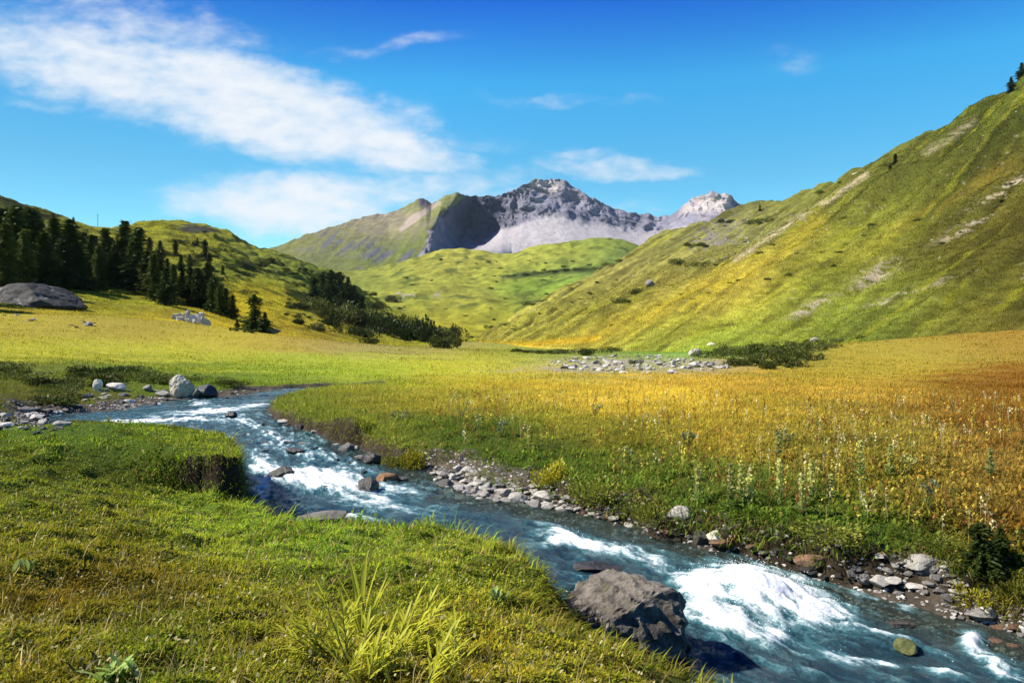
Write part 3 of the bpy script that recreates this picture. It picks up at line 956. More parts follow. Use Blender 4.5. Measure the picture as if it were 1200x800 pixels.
ker = np.array([1, 2, 3, 2, 1]) / 9
for r in range(4):
    pad = np.pad(arr2[:, r, 2], 2, mode='edge')
    arr2[:, r, 2] = np.convolve(pad, ker, 'valid')
G, Uu, Vv = loft(arr2, len(xs), 260)
X_, Y_, Z_ = G[..., 0], G[..., 1], G[..., 2]
px, py = to_px(G)
mid_py = np.interp(px, arr[:, 2, 0], arr[:, 2, 1])
rocky = sstep(-3, 4, px - spur_line(py) + 9 * fbm(Z_ * 0.02, X_ * 0.01, 0, 3, 148) + 4 * fbm(X_ * .02, Z_ * .02, 0, 3, 111)) * sstep(5, -6, py - np.interp(px, [495, 545, 560, 575, 590, 605, 625], [312, 303, 288, 279, 268, 262, 256]) * (px < 625) - mid_py * (px >= 625) + 7 * fbm(X_ * 0.012, Z_ * 0.012, 0, 4, 112))     # cliffs above the scree
xw = X_ + 0.5 * Z_ + 40 * fbm(X_ * 0.006, Z_ * 0.012, 0, 3, 145)
cr = 0.75 * (ridged(xw * 0.006, Z_ * 0.004, Y_ * 0.002, 5, 113) - 0.5) + 0.28 * (ridged(xw * 0.018, Z_ * 0.009, Y_ * 0.004, 4, 130) - 0.5)
cf = fbm(X_ * 0.02, Z_ * 0.02, Y_ * 0.01, 5, 114)
left_face = spot(px, py, 420, 290, 90, 14, 14)
strat = fbm(Z_ * 0.05 + X_ * 0.012, X_ * 0.003, 0, 3, 146)
disp = rocky * ((62 + 55 * sstep(660, 600, px)) * cr + 10 * cf + 7 * strat) + (1 - rocky) * (9 * cf + 6 * cr) + 26 * left_face * cr
crest_k = sstep(0.82, 1.0, Vv) * (Vv < 1.15)
G[..., 1] -= disp
G[..., 2] += rocky * (6 * cf) + crest_k * (px > 540) * 17 * (ridged(X_ * 0.013, Y_ * 0.004, 0, 4, 115) - 0.5) + crest_k * (px <= 540) * 7 * fbm(X_ * 0.03, 0 * X_, 0, 3, 116)
px, py = to_px(G)
MTP = [(340, 285, 122, 124, 62), (400, 275, 124, 122, 72), (440, 262, 146, 138, 110), (470, 268, 160, 146, 120), (420, 290, 118, 122, 76), (460, 300, 112, 122, 60), (500, 275, 112, 122, 52),
       (520, 245, 132, 136, 70), (500, 300, 104, 114, 58), (480, 285, 110, 120, 56), (530, 232, 126, 130, 76), (380, 300, 112, 118, 66), (440, 310, 118, 126, 60)]
grassy = palette(px + 12 * fbm(X_ * .012, Z_ * .012, 0, 3, 117), py, MTP, 34, 14) * 0.85
grassy = grassy * (1 + 0.35 * fbm(X_ * 0.04, Z_ * 0.04, Y_ * 0.02, 4, 118))[..., None]
grassy = lerp_col(grassy, srgb(128, 122, 112) * 0.8, 0.55 * sstep(0.0, 0.5, fbm(X_ * 0.025, Z_ * 0.03, Y_ * 0.01, 4, 122)))
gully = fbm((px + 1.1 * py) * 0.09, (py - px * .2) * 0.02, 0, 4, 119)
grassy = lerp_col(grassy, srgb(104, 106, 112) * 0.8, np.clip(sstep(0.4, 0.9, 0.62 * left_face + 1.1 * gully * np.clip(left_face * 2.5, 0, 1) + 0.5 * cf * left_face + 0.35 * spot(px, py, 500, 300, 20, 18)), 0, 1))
grassy = lerp_col(grassy, srgb(182, 166, 156) * 0.85, np.clip(sstep(0.55, 1.0, seg_mask(px, py, [(470, 268), (490, 252), (515, 238)], 6) + 0.55 * spot(px, py, 450, 252, 30, 5) + 0.4 * gully), 0, 0.85))
grassy = lerp_col(grassy, srgb(84, 76, 96) * 0.7, np.clip(1.3 * spot(px, py, 497, 236, 7, 8), 0, 1))
rockc = srgb(142, 140, 156) * 0.88 * (1 + 0.35 * fbm(X_ * 0.012, Z_ * 0.03, Y_ * .01, 5, 120))[..., None]
rockc = lerp_col(rockc, srgb(196, 186, 186) * 0.9, np.clip(sstep(0.3, 0.9, spot(px, py, 640, 218, 26, 11) + spot(px, py, 828, 238, 40, 18) + 0.4 * cf), 0, 1))
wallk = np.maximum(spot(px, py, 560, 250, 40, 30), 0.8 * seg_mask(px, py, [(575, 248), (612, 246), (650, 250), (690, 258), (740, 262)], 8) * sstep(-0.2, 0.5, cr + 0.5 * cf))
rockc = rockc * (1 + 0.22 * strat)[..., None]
rockc = lerp_col(rockc, srgb(92, 94, 116) * 0.62, np.clip(wallk * 1.3, 0, 0.9))  # shade of the cirque wall put into its colour, plus a darker rock band
scree = srgb(192, 186, 190) * 0.82 * (1 + 0.13 * fbm(X_ * 0.02, Z_ * 0.008, 0, 4, 121))[..., None]
spur_edge = sstep(-2, 3, px - spur_line(py) + 3 * cf)
scree = lerp_col(scree, srgb(80, 78, 84) * 0.6, sstep(552, 540, px))  # sunlit rib along the wall's edge darkened in colour to match its shade
c = grassy * (1 - spur_edge)[..., None] + scree * spur_edge[..., None]
c = c * (1 - rocky)[..., None] + rockc * rocky[..., None]
M_MT = terrain_mat("mountain_rock", 0.05, 0.9, 8.0, 0.32)
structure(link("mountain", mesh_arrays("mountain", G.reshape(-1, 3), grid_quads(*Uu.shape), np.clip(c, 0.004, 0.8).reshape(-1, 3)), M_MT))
TERRAIN.append(G[1:-14].reshape(-1, 3))

# ---- finding the ground that stands at a given place of the photograph
_TP = []
for P_ in TERRAIN:
    a_, b_ = to_px(P_)
    k_ = (a_ > -300) & (a_ < 1500) & (b_ > 20) & (b_ < 900)
    _TP.append((P_[k_], a_[k_], b_[k_]))
_TPP = np.concatenate([q[0] for q in _TP]); _TPX = np.concatenate([q[1] for q in _TP]); _TPY = np.concatenate([q[2] for q in _TP])
_order = np.argsort(_TPX); _TPP, _TPX, _TPY = _TPP[_order], _TPX[_order], _TPY[_order]


def pick(px, py, rad=5.0):
    """nearest visible ground point at that place"""
    r = rad
    while True:
        i0, i1 = np.searchsorted(_TPX, [px - r, px + r])
        k = np.abs(_TPY[i0:i1] - py) < r
        if k.any():
            P_ = _TPP[i0:i1][k]
            nearest = P_[:, 1].min()
            ok = P_[:, 1] < nearest * 1.25 + 1
            P_ = P_[ok]
            e = (_TPX[i0:i1][k][ok] - px) ** 2 + (_TPY[i0:i1][k][ok] - py) ** 2
            return P_[np.argmin(e)]
        r *= 1.7


# ------------------------------------------------------------------ the stream
FLOW = np.array([on_water(*p) for p in [(40, 502), (120, 494), (200, 486), (270, 484), (310, 505), (340, 545), (400, 582), (520, 602), (650, 622), (760, 660),
                                        (850, 702), (960, 748), (1100, 790), (1300, 860)]])
seg = np.diff(FLOW, axis=0); slen = np.linalg.norm(seg, axis=1); sacc = np.concatenate([[0], np.cumsum(slen)])


def flow_coords(x, y):
    b = np.full(x.shape, 1e9); s = np.zeros(x.shape); w = np.zeros(x.shape)
    for i in range(len(seg)):
        e = seg[i]
        tt = ((x - FLOW[i, 0]) * e[0] + (y - FLOW[i, 1]) * e[1]) / (e @ e)
        tc = np.clip(tt, 0, 1)
        q = (x - FLOW[i, 0] - tc * e[0]) ** 2 + (y - FLOW[i, 1] - tc * e[1]) ** 2
        m = q < b
        cross = (e[0] * (y - FLOW[i, 1]) - e[1] * (x - FLOW[i, 0])) / slen[i]
        b = np.where(m, q, b); s = np.where(m, sacc[i] + tc * slen[i], s); w = np.where(m, cross, w)
    return s, w


wt = np.linspace(-0.72, 1.05, 1300)
wd_ = np.exp(np.linspace(math.log(4.2), math.log(50), 760))
WY = np.repeat(wd_[:, None], len(wt), 1); WX = wt[None, :] * WY
full_shape = WY.shape
csd = stream_sd(WX[::4, ::4], WY[::4, ::4])[0].reshape(WY[::4, ::4].shape)      # rough pass first
keep = np.repeat(np.repeat(csd < 0.75, 4, 0), 4, 1)[:full_shape[0], :full_shape[1]]
wx, wy = WX[keep], WY[keep]
wsd, wwd = stream_sd(wx, wy)
kin = wsd < 0.28
keep[keep] = kin
wx, wy, wsd = wx[kin], wy[kin], wsd[kin]
ws_, ww_ = flow_coords(wx, wy)
wz = zw(wy)
wpx, wpy = to_px(np.stack([wx, wy, wz], -1))
FOAM = [  # place in the stream, size, tilt, strength
    (878, 700, 70, 27, 12, 1.2), (935, 712, 66, 22, 18, 0.75), (818, 700, 22, 15, 30, 0.9), (850, 735, 60, 11, 20, 1.15), (905, 745, 20, 7, 15, 0.5), (985, 722, 40, 8, 20, 0.35),
    (665, 632, 40, 8, 22, 0.9), (720, 645, 45, 9, 12, 0.85), (775, 664, 22, 7, 30, 0.4), (640, 637, 22, 5, -5, 0.6), (800, 682, 12, 8, 50, .35),
    (395, 566, 45, 12, 8, 1.0), (345, 560, 40, 10, 10, 0.95), (440, 590, 36, 9, 10, 0.7), (310, 548, 18, 12, 30, 0.8), (470, 574, 30, 6, 5, 0.6), (415, 607, 26, 5, 5, 0.75), (500, 600, 40, 5, 5, 0.35),
    (380, 552, 30, 5, 0, .5), (305, 575, 12, 10, 0, .6),
    (160, 494, 60, 3.0, -3, 0.85), (240, 482, 50, 3.0, -2, 0.8), (120, 502, 45, 2.5, 0, 0.8), (290, 476, 26, 3, -8, 0.7), (210, 491, 40, 2, 0, 0.55), (265, 492, 40, 2, 0, .5), (235, 473, 14, 2.5, 0, .7), (330, 515, 30, 5, 20, .35),
    (300, 500, 30, 4, 20, .45), (340, 528, 34, 5, 22, .5), (385, 535, 30, 4, 18, .4), (360, 512, 26, 3, 15, .4), (420, 548, 24, 4, 15, .4),
    (1140, 752, 14, 13, 40, 0.85), (1165, 778, 26, 8, 35, 0.8), (985, 772, 45, 6, 12, 0.75), (1040, 778, 40, 4, 10, 0.5), (1062, 712, 12, 7, 0, 0.6), (1075, 680, 20, 6, 20, .4), (925, 672, 30, 6, 15, 0.6), (1000, 690, 30, 5, 18, .45),
    (1110, 790, 30, 6, 10, 0.5), (1030, 745, 40, 4, 15, 0.4), (1100, 765, 30, 3, 15, .35), (940, 790, 40, 4, 10, .3), (1190, 790, 20, 6, 20, .4),
]
foam = np.zeros(wx.shape); rise = np.zeros(wx.shape)
for (cx, cy, rx, ry, an, k) in FOAM:
    e = k * spot(wpx + 5 * fbm(ws_ * 1.2, ww_ * 3, 0, 3, 131), wpy + 3 * fbm(ws_ * 1.2, ww_ * 3, 5, 3, 132), cx, cy, rx, ry, an)
    foam = foam + e * (1 - 0.4 * np.clip(foam, 0, 1))
    rise = np.maximum(rise, e * min(1, ry / 14))
f1 = fbm(ws_ * 0.9, ww_ * 3.2, 0, 4, 133); f2 = fbm(ws_ * 3.0, ww_ * 8.0, 2, 4, 134)
fleck = np.clip(0.16 + 0.55 * f1 + 0.35 * f2, 0, 1) * 0.42
far_chop = sstep(12.5, 19, wy)
foam_a = np.clip(foam * (1 + 0.45 * f2) + fleck * (0.55 + 1.25 * far_chop) + 0.16 * f2, 0, 1.35)
wh = 0.035 * f1 + 0.022 * f2 + 0.10 * rise + 0.03 * np.clip(foam, 0, 1.2) * fbm(ws_ * 4, ww_ * 7, 0, 3, 135) + 0.02 * fbm(wx * 4, wy * 4, 1, 3, 136)
wh = wh + 0.17 * spot(wpx, wpy, 878, 700, 58, 22, 12) + 0.05 * spot(wpx, wpy, 850, 735, 50, 10, 20)
wz = wz + wh * sstep(0.25, -0.1, wsd)
ids = np.cumsum(keep.ravel()) - 1
q = grid_quads(*full_shape)
q = q[keep.ravel()[q].all(1)]
M_WATER, t, out = new_mat("stream_water")
fo = t.attr('foam', 'Fac'); dp = t.attr('deep', 'Fac')
uvw = t.vec(t.attr('fs', 'Fac'), t.m('MULTIPLY', t.attr('fw', 'Fac'), 2.6), 0.0)
na = t.noise(uvw, 2.6, 8, 0.66, 0.6)
nb = t.noise(uvw, 9.0, 6, 0.7, 0.4)
nc = t.noise(t.coord('Object'), 30.0, 5, 0.7)
mixn = t.m('ADD', t.m('ADD', t.m('MULTIPLY', na, 0.42), t.m('MULTIPLY', nb, 0.34)), t.m('MULTIPLY', nc, 0.24))
ff = t.m('ADD', fo, t.m('MULTIPLY', t.m('SUBTRACT', mixn, 0.5), 3.0))
white = t.range(ff, 0.38, 1.12)
aer = t.range(ff, -0.05, 0.8)
deepc = t.mix(dp, (0.045, 0.06, 0.05), (0.006, 0.030, 0.045))
wc = t.mix(aer, deepc, (0.075, 0.215, 0.245))
pb = t.node('ShaderNodeBsdfPrincipled')
t.l.new(wc, pb.inputs['Base Color'])
pb.inputs['Roughness'].default_value = 0.10
pb.inputs['IOR'].default_value = 1.33
bh = t.m('ADD', t.m('MULTIPLY', na, 0.8), t.m('ADD', t.m('MULTIPLY', nb, 0.5), t.m('MULTIPLY', nc, 0.25)))
bn = t.bump(bh, 0.75, 0.10)
t.l.new(bn, pb.inputs['Normal'])
tp = t.node('ShaderNodeBsdfTransparent')
tp.inputs[0].default_value = (0.62, 0.72, 0.66, 1)
mx = t.node('ShaderNodeMixShader')
t.l.new(t.m('MULTIPLY', t.range(dp, 0.75, 0.0, 0.0, 0.6), t.range(aer, 0.5, 0.0)), mx.inputs[0])
t.l.new(pb.outputs[0], mx.inputs[1]); t.l.new(tp.outputs[0], mx.inputs[2])
wd2 = t.node('ShaderNodeBsdfPrincipled')
wd2.inputs['Base Color'].default_value = (0.80, 0.83, 0.84, 1)
wd2.inputs['Roughness'].default_value = 0.7
wd2.inputs['Specular IOR Level'].default_value = 0.3
t.l.new(t.bump(t.m('ADD', nb, nc), 0.5, 0.05), wd2.inputs['Normal'])
mx2 = t.node('ShaderNodeMixShader')
t.l.new(white, mx2.inputs[0]); t.l.new(mx.outputs[0], mx2.inputs[1]); t.l.new(wd2.outputs[0], mx2.inputs[2])
t.l.new(mx2.outputs[0], out.inputs[0])
deep = sstep(-0.05, -0.75, wsd) * (1 - 0.7 * far_chop) + 0.35 * far_chop
# shallows over pebbles along the right shore
deep = deep * (1 - 0.8 * spot(wpx, wpy, 860, 645, 70, 16, 18)) * (1 - 0.5 * spot(wpx, wpy, 540, 575, 40, 14))
wme = mesh_arrays("stream_water", np.stack([wx, wy, wz], -1), ids[q], None,
                  {'foam': foam_a, 'deep': deep, 'fs': ws_, 'fw': ww_})
structure(link("stream_water", wme, M_WATER))

# drops thrown up over the white water
k = np.nonzero((foam_a > 0.75) & (wsd < -0.2) & (wy < 14))[0]
k = rng.choice(k, 1500)
dv = np.array([[0, 0, 1], [.94, 0, -.33], [-.47, .82, -.33], [-.47, -.82, -.33]])
r_ = rng.uniform(.003, .009, len(k)) * (0.5 + 0.05 * wy[k])
c_ = np.stack([wx[k] + rng.normal(0, .05, len(k)), wy[k] + rng.normal(0, .05, len(k)), wz[k] + 0.01 + rng.exponential(.035, len(k))], -1)
V_ = (c_[:, None] + dv[None] * r_[:, None, None]).reshape(-1, 3)
T_ = (np.array([[0, 1, 2], [0, 2, 3], [0, 3, 1], [1, 3, 2]])[None] + (np.arange(len(k)) * 4)[:, None, None]).reshape(-1, 3)
M_DROP, t, out = new_mat("water_drops")
pd = t.node('ShaderNodeBsdfPrincipled'); pd.inputs['Base Color'].default_value = (.85, .88, .9, 1); pd.inputs['Roughness'].default_value = .4
t.l.new(pd.outputs[0], out.inputs[0])
tag(link("water_spray", mesh_arrays("water_spray", V_, T_), M_DROP), "white drops of spray thrown up over the rapid", "spray", None, "stuff")

# ------------------------------------------------------------------ grass and ground cover (nobody could count it)
lipx = np.array([p[0] for p in LEFT_LIP], float); lipy = np.array([p[1] for p in LEFT_LIP], float)


def stone_heap(x, y, z):
    """the bare heap of stones under the low right bank"""
    px, py = to_px(np.stack([x, np.maximum(y, .5), z], -1))
    return spot(px, py, 1066, 682, 82, 27, 14) > 0.37


def on_near_bank(x, y, z):
    px, py = to_px(np.stack([x, np.maximum(y, .5), z], -1))
    lp = np.interp(px, np.concatenate([[-400, 0], np.maximum.accumulate(lipx)]), np.concatenate([[512, 512], lipy]))
    # the undercut block: its lip is above its foot
    return ((py > lp - np.where(px > 640, 16, 3)) & (y < 16.5)) | (y < 3.5)


def scatter(n, d0, d1, t0, t1):
    d = np.exp(rng.uniform(math.log(d0), math.log(d1), n))
    x = rng.uniform(t0, t1, n) * d
    z, sd, wd = land(x, d)
    return x, d, z, sd, wd


def blades(x, y, z, h, w, head, lean, curl, col, tip=None, seg2=True):
    """ribbon blades: base pair, middle pair, tip"""
    n = len(x)
    ch, sh = np.cos(head), np.sin(head)
    px_, py_ = -sh, ch                                  # across
    base = np.stack([x, y, z - 0.01], -1)
    ac = np.stack([px_ * w / 2, py_ * w / 2, 0 * w], -1)
    lean1 = lean; lean2 = lean + curl
    mid = base + np.stack([ch * np.sin(lean1) * h * .55, sh * np.sin(lean1) * h * .55, np.cos(lean1) * h * .55], -1)
    tipp = mid + np.stack([ch * np.sin(lean2) * h * .45, sh * np.sin(lean2) * h * .45, np.cos(lean2) * h * .45], -1)
    if seg2:
        V = np.stack([base - ac * .7, base + ac * .7, mid - ac, mid + ac, tipp], 1).reshape(-1, 3)
        o = (np.arange(n) * 5)[:, None, None]
        T = (np.array([[0, 1, 3], [0, 3, 2], [2, 3, 4]])[None] + o).reshape(-1, 3)
        C = np.repeat(col, 5, 0)
        if tip is not None:
            C = C.reshape(n, 5, 3); C[:, 4] = tip; C = C.reshape(-1, 3)
    else:
        V = np.stack([base - ac, base + ac, tipp], 1).reshape(-1, 3)
        T = np.arange(n * 3).reshape(-1, 3)
        C = np.repeat(col, 3, 0)
    return V, T, C


def merge(parts):
    V, T, C, o = [], [], [], 0
    for v, t_, c in parts:
        V.append(v); T.append(t_ + o); C.append(c); o += len(v)
    return np.concatenate(V), np.concatenate(T), np.concatenate(C)


def jitter(col, sig=0.22, dry=0.06):
    n = len(col)
    k = np.exp(rng.normal(0, sig, (n, 1)))
    yel = rng.uniform(0, 1, (n, 1))
    c = col * k * (np.array([[0.72, 0.96, 0.9]]) * (1 - yel) + np.array([[1.3, 1.1, 0.9]]) * yel)
    d = rng.uniform(0, 1, n) < dry
    c[d] = np.array([0.30, 0.21, 0.07]) * k[d]
    return np.clip(c, 0.003, 0.75)


M_GRASS = leaf_mat("grass_blades", None, 0.42, 0.3, 0.0)
K_B = 1.45

# short turf of the near bank
x, y, z, sd, wd = scatter(580000, 3.0, 16.5, -1.28, 0.62)
k = on_near_bank(x, y, z) & (sd > 0.03)
x, y, z, sd = x[k], y[k], z[k], sd[k]
n = len(x)
patch = fbm(x * 1.3, y * 1.3, 0, 3, 141)
tuft = np.clip(fbm(x * 3.2, y * 3.2, 1, 3, 143) + 0.25, 0, 1.2)
h = (0.020 + 0.028 * np.clip(patch + 0.3, 0, 1.2) + 0.034 * tuft) * rng.uniform(0.5, 1.5, n) * (0.8 + 0.012 * y * 3)
w = rng.uniform(0.004, 0.009, n) * (0.75 + 0.06 * y)
edge = np.exp(-sd / 0.12)
h = h * (1 + 0.9 * edge)
col = jitter(meadow_colour(x, y, z) * K_B * np.array([1.62, 1.34, 1.25]), 0.32, 0.09)
dark = np.maximum(sstep(0.1, 0.5, fbm(x * 0.8, y * 0.8, 3, 3, 142)), 0.9 * sstep(0.2, 0.5, fbm(x * 2.6, y * 2.6, 6, 3, 147)))          # patches of a darker, browner herb
col = col * (1 - 0.62 * dark)[:, None] + np.array([0.055, 0.045, 0.012]) * (0.35 * dark)[:, None]
P1 = blades(x, y, z, h, w, rng.uniform(0, 2 * np.pi, n), rng.uniform(0.05, 1.1, n), rng.uniform(0.1, 1.1, n), col, col * np.array([1.2, 1.1, .9]))
# small round leaves between the blades
k = rng.uniform(0, 1, n) < 0.38
m = k.sum()
c2 = jitter(meadow_colour(x[k], y[k], z[k]) * K_B * np.array([1.6, 1.40, 1.15]), 0.25, 0.02)
P2 = blades(x[k] + rng.normal(0, .02, m), y[k] + rng.normal(0, .02, m), z[k] + 0.01, rng.uniform(.015, .035, m), rng.uniform(.007, .015, m) * (0.7 + 0.05 * y[k]), rng.uniform(0, 6.28, m),
            rng.uniform(0.6, 1.3, m), rng.uniform(0.1, 0.6, m), c2)
# pale specks: seed heads and small flowers
k = rng.uniform(0, 1, n) < 0.006
m = k.sum()
P3 = blades(x[k], y[k], z[k] + 0.06, rng.uniform(.015, .03, m), rng.uniform(.012, .02, m), rng.uniform(0, 6.28, m), rng.uniform(0.2, 1.2, m), rng.uniform(0.1, 0.6, m),
            np.tile(np.array([[0.55, 0.50, 0.24]]), (m, 1)))
# dry stems lying and leaning in the turf
k = rng.uniform(0, 1, n) < 0.02
m = k.sum()
P6 = blades(x[k], y[k], z[k], rng.uniform(.08, .2, m), rng.uniform(.003, .005, m) * (0.7 + .06 * y[k]), rng.uniform(0, 6.28, m), rng.uniform(.2, 1.3, m), rng.uniform(.1, .7, m),
            np.tile(np.array([[0.42, 0.33, 0.14]]), (m, 1)) * np.exp(rng.normal(0, .35, (m, 1))))
# grass hanging over the cut faces
def hanging(n_, d0, d1, t0, t1, L0, L1, smin, tint):
    x, y, z, sd, wd = scatter(n_, d0, d1, t0, t1)
    e = 0.04
    gx_ = (land(x + e, y)[0] - land(x - e, y)[0]) / (2 * e); gy_ = (land(x, y + e)[0] - land(x, y - e)[0]) / (2 * e)
    s_ = np.hypot(gx_, gy_)
    k = (s_ > smin) & (z > zw(y) + 0.10) & ~stone_heap(x, y, z)
    x, y, z, gx_, gy_, s_ = x[k], y[k], z[k], gx_[k], gy_[k], s_[k]
    n = len(x)
    hd = np.arctan2(-gy_, -gx_) + rng.normal(0, .5, n)
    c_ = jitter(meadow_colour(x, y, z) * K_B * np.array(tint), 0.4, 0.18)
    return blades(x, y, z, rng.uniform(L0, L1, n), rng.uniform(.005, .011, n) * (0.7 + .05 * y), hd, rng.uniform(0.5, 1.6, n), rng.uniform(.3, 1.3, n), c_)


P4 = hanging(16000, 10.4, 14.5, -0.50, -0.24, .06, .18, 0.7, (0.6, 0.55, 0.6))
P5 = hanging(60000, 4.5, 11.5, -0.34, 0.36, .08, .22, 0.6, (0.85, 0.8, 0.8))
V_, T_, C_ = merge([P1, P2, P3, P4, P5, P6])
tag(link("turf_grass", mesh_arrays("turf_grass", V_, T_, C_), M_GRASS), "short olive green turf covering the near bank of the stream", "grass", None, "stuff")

# taller meadow grass across the stream, up to the foot of the hills
parts = [hanging(150000, 7.5, 30.0, -0.36, 0.75, .10, .32, 0.55, (0.9, 0.85, 0.8))]
x, y, z, sd, wd = scatter(520000, 6.0, 34.0, -0.90, 1.05)
k = ~on_near_bank(x, y, z) & ~stone_heap(x, y, z) & (sd > wd * 0.72 + 0.04 * rng.normal(size=len(x)))
x, y, z, sd, wd = x[k], y[k], z[k], sd[k], wd[k]
n = len(x)
patch = fbm(x * 0.5, y * 0.5, 0, 3, 151)
ppx, ppy = to_px(np.stack([x, y, z], -1))
short = sstep(380, 250, ppx) * 0.5
h = (0.12 + 0.12 * np.clip(patch + 0.4, 0, 1.4)) * rng.uniform(0.5, 1.5, n) * (1 - short)
h = h * (0.85 + 0.45 * fbm(x * 1.5, y * 1.5, 4, 3, 153)) * (1 - 0.35 * sstep(24, 12, y))
w = rng.uniform(0.004, 0.009, n) * (0.7 + 0.05 * y)
col = jitter(meadow_colour(x, y, z) * K_B * np.array([0.90, 0.91, 1.2]), 0.2, 0.08)
clump = fbm(x * 0.9, y * 0.9, 8, 2, 154)
col = col * (1 + 0.30 * fbm(x * 0.28, y * 0.14, 1, 4, 157))[:, None]
dk = sstep(0.15, 0.6, fbm(x * 0.7, y * 0.7, 2, 3, 155)) * sstep(22, 14, y)
col = col * (1 - 0.4 * dk)[:, None]
parts.append(blades(x, y, z, h, w, 3.0 * clump + rng.normal(0, 1.3, n), rng.uniform(0.1, 1.15, n), rng.uniform(0.1, 1.2, n), col, col * np.array([1.25, 1.1, .9])))
leafy = sstep(0.0, 0.4, fbm(x * 0.6, y * 0.6, 3, 3, 156))
k = (rng.uniform(0, 1, n) < (0.12 + 0.5 * leafy) * (0.12 + 0.88 * sstep(525, 565, ppy)))
m = k.sum()
c2 = jitter(meadow_colour(x[k], y[k], z[k]) * K_B * np.array([1.02, 0.92, 1.05]), 0.26, 0.05)
parts.append(blades(x[k], y[k], z[k] + h[k] * rng.uniform(0.2, 0.8, m), rng.uniform(.04, .10, m), rng.uniform(.018, .045, m) * (0.7 + 0.03 * y[k]), rng.uniform(0, 6.28, m), rng.uniform(0.3, 1.2, m), rng.uniform(0.1, 0.6, m), c2))
x, y, z, sd, wd = scatter(270000, 32.0, 300.0, -0.78, 0.78)
fpx, fpy = to_px(np.stack([x, y, z], -1))
inwash = np.exp(-(((fpx - 755) / 110) ** 4)) * np.exp(-(((fpy - 428) / 8.5) ** 2))
k = (sd > wd) & (inwash * 0.93 < rng.uniform(0, 1, len(x)))
x, y, z = x[k], y[k], z[k]
n = len(x)
h = (0.07 + 0.12 * np.clip(fbm(x * 0.2, y * 0.2, 0, 3, 152) + 0.3, 0, 1.3)) * rng.uniform(0.6, 1.4, n)
w = rng.uniform(0.02, 0.05, n) * y / 34.0
col = jitter(meadow_colour(x, y, z) * 1.22 * (1 + 0.3 * fbm(x * 0.12, y * 0.05, 1, 4, 158))[:, None], 0.25, 0.03)
parts.append(blades(x, y, z, h, w, rng.uniform(0, 2 * np.pi, n), rng.uniform(0.0, 1.0, n), rng.uniform(0.05, 0.8, n), col, None, False))
V_, T_, C_ = merge(parts)
tag(link("meadow_grass", mesh_arrays("meadow_grass", V_, T_, C_), M_GRASS), "tall golden and green grass filling the meadow beyond the stream", "grass", None, "stuff")

# tufts on the two hillsides
parts = []
for (G_, C_), N_, dmax in zip(HILLS, (300000, 140000), (520, 420)):
    P_ = (G_[:-1, :-1] + G_[1:, 1:]) / 2
    e1, e2 = G_[1:, :-1] - G_[:-1, :-1], G_[:-1, 1:] - G_[:-1, :-1]
    ar = np.linalg.norm(np.cross(e1, e2), axis=-1)
    a_, b_2 = to_px(P_)
    wgt = (ar / P_[..., 1] ** 2 * (a_ > -60) * (a_ < 1260) * (b_2 > 0) * (P_[..., 1] < dmax)).ravel()
    wgt = wgt / wgt.sum()
    pickd = rng.choice(len(wgt), N_, p=wgt)
    i_, j_ = np.divmod(pickd, P_.shape[1])
    f1_, f2_ = rng.uniform(0, 1, (2, N_, 1))
    Q = G_[i_, j_] + e1[i_, j_] * f1_ + e2[i_, j_] * f2_
    cc = jitter(C_[i_, j_] * 1.15, 0.3, 0.02)
    d_ = Q[:, 1]
    grey = np.abs(C_[i_, j_][:, 0] - C_[i_, j_][:, 2]) < 0.10 * (C_[i_, j_][:, 0] > 0.12)
    ok = ~grey
    Q, cc, d_ = Q[ok], cc[ok], d_[ok]; n = len(Q)
    parts.append(blades(Q[:, 0], Q[:, 1], Q[:, 2] - 0.05, rng.uniform(.14, .4, n) * (0.6 + d_ / 250), rng.uniform(.03, .08, n) * d_ / 60, rng.uniform(0, 6.28, n), rng.uniform(0.2, 1.0, n), rng.uniform(0.1, 0.6, n), cc, None, False))
V_, T_, C_ = merge(parts)
tag(link("hill_grass", mesh_arrays("hill_grass", V_, T_, C_), M_GRASS), "rough tufted grass growing on the two hillsides", "grass", None, "stuff")

# stalks with seed heads standing above the meadow grass
x, y, z, sd, wd = scatter(2000, 8.5, 24.0, -0.1, 0.78)
k = ~on_near_bank(x, y, z) & (sd > wd + 0.25) & (fbm(x * 0.4, y * 0.4, 5, 3, 161) > -0.12)
x, y, z = x[k], y[k], z[k]; n = len(x)
h = rng.uniform(0.2, 0.45, n)
kind_ = rng.choice(4, n, p=[.34, .3, .2, .16])
hc = np.array([[0.20, 0.085, 0.028], [0.46, 0.36, 0.06], [0.50, 0.44, 0.24], [0.09, 0.12, 0.03]])[kind_]
head = rng.uniform(0, 6.28, n)
parts = [blades(x, y, z, h, np.full(n, 0.005) * (0.7 + 0.05 * y), head, rng.uniform(0, .12, n), rng.uniform(0, .15, n), hc * 0.8)]
for q in range(9):
    f = rng.uniform(0.5, 1.0, n)
    parts.append(blades(x + rng.normal(0, .014, n), y + rng.normal(0, .014, n), z + h * f, rng.uniform(.025, .05, n), rng.uniform(.014, .028, n) * (0.7 + 0.03 * y), rng.uniform(0, 6.28, n),
                        rng.uniform(0.3, 1.1, n), rng.uniform(0.1, 0.5, n), np.clip(hc * np.exp(rng.normal(0, .25, (n, 1))), 0, .7)))
V_, T_, C_ = merge(parts)
tag(link("meadow_weeds", mesh_arrays("meadow_weeds", V_, T_, C_), M_GRASS), "brown and yellow seed stalks scattered through the meadow grass", "weeds", None, "stuff")


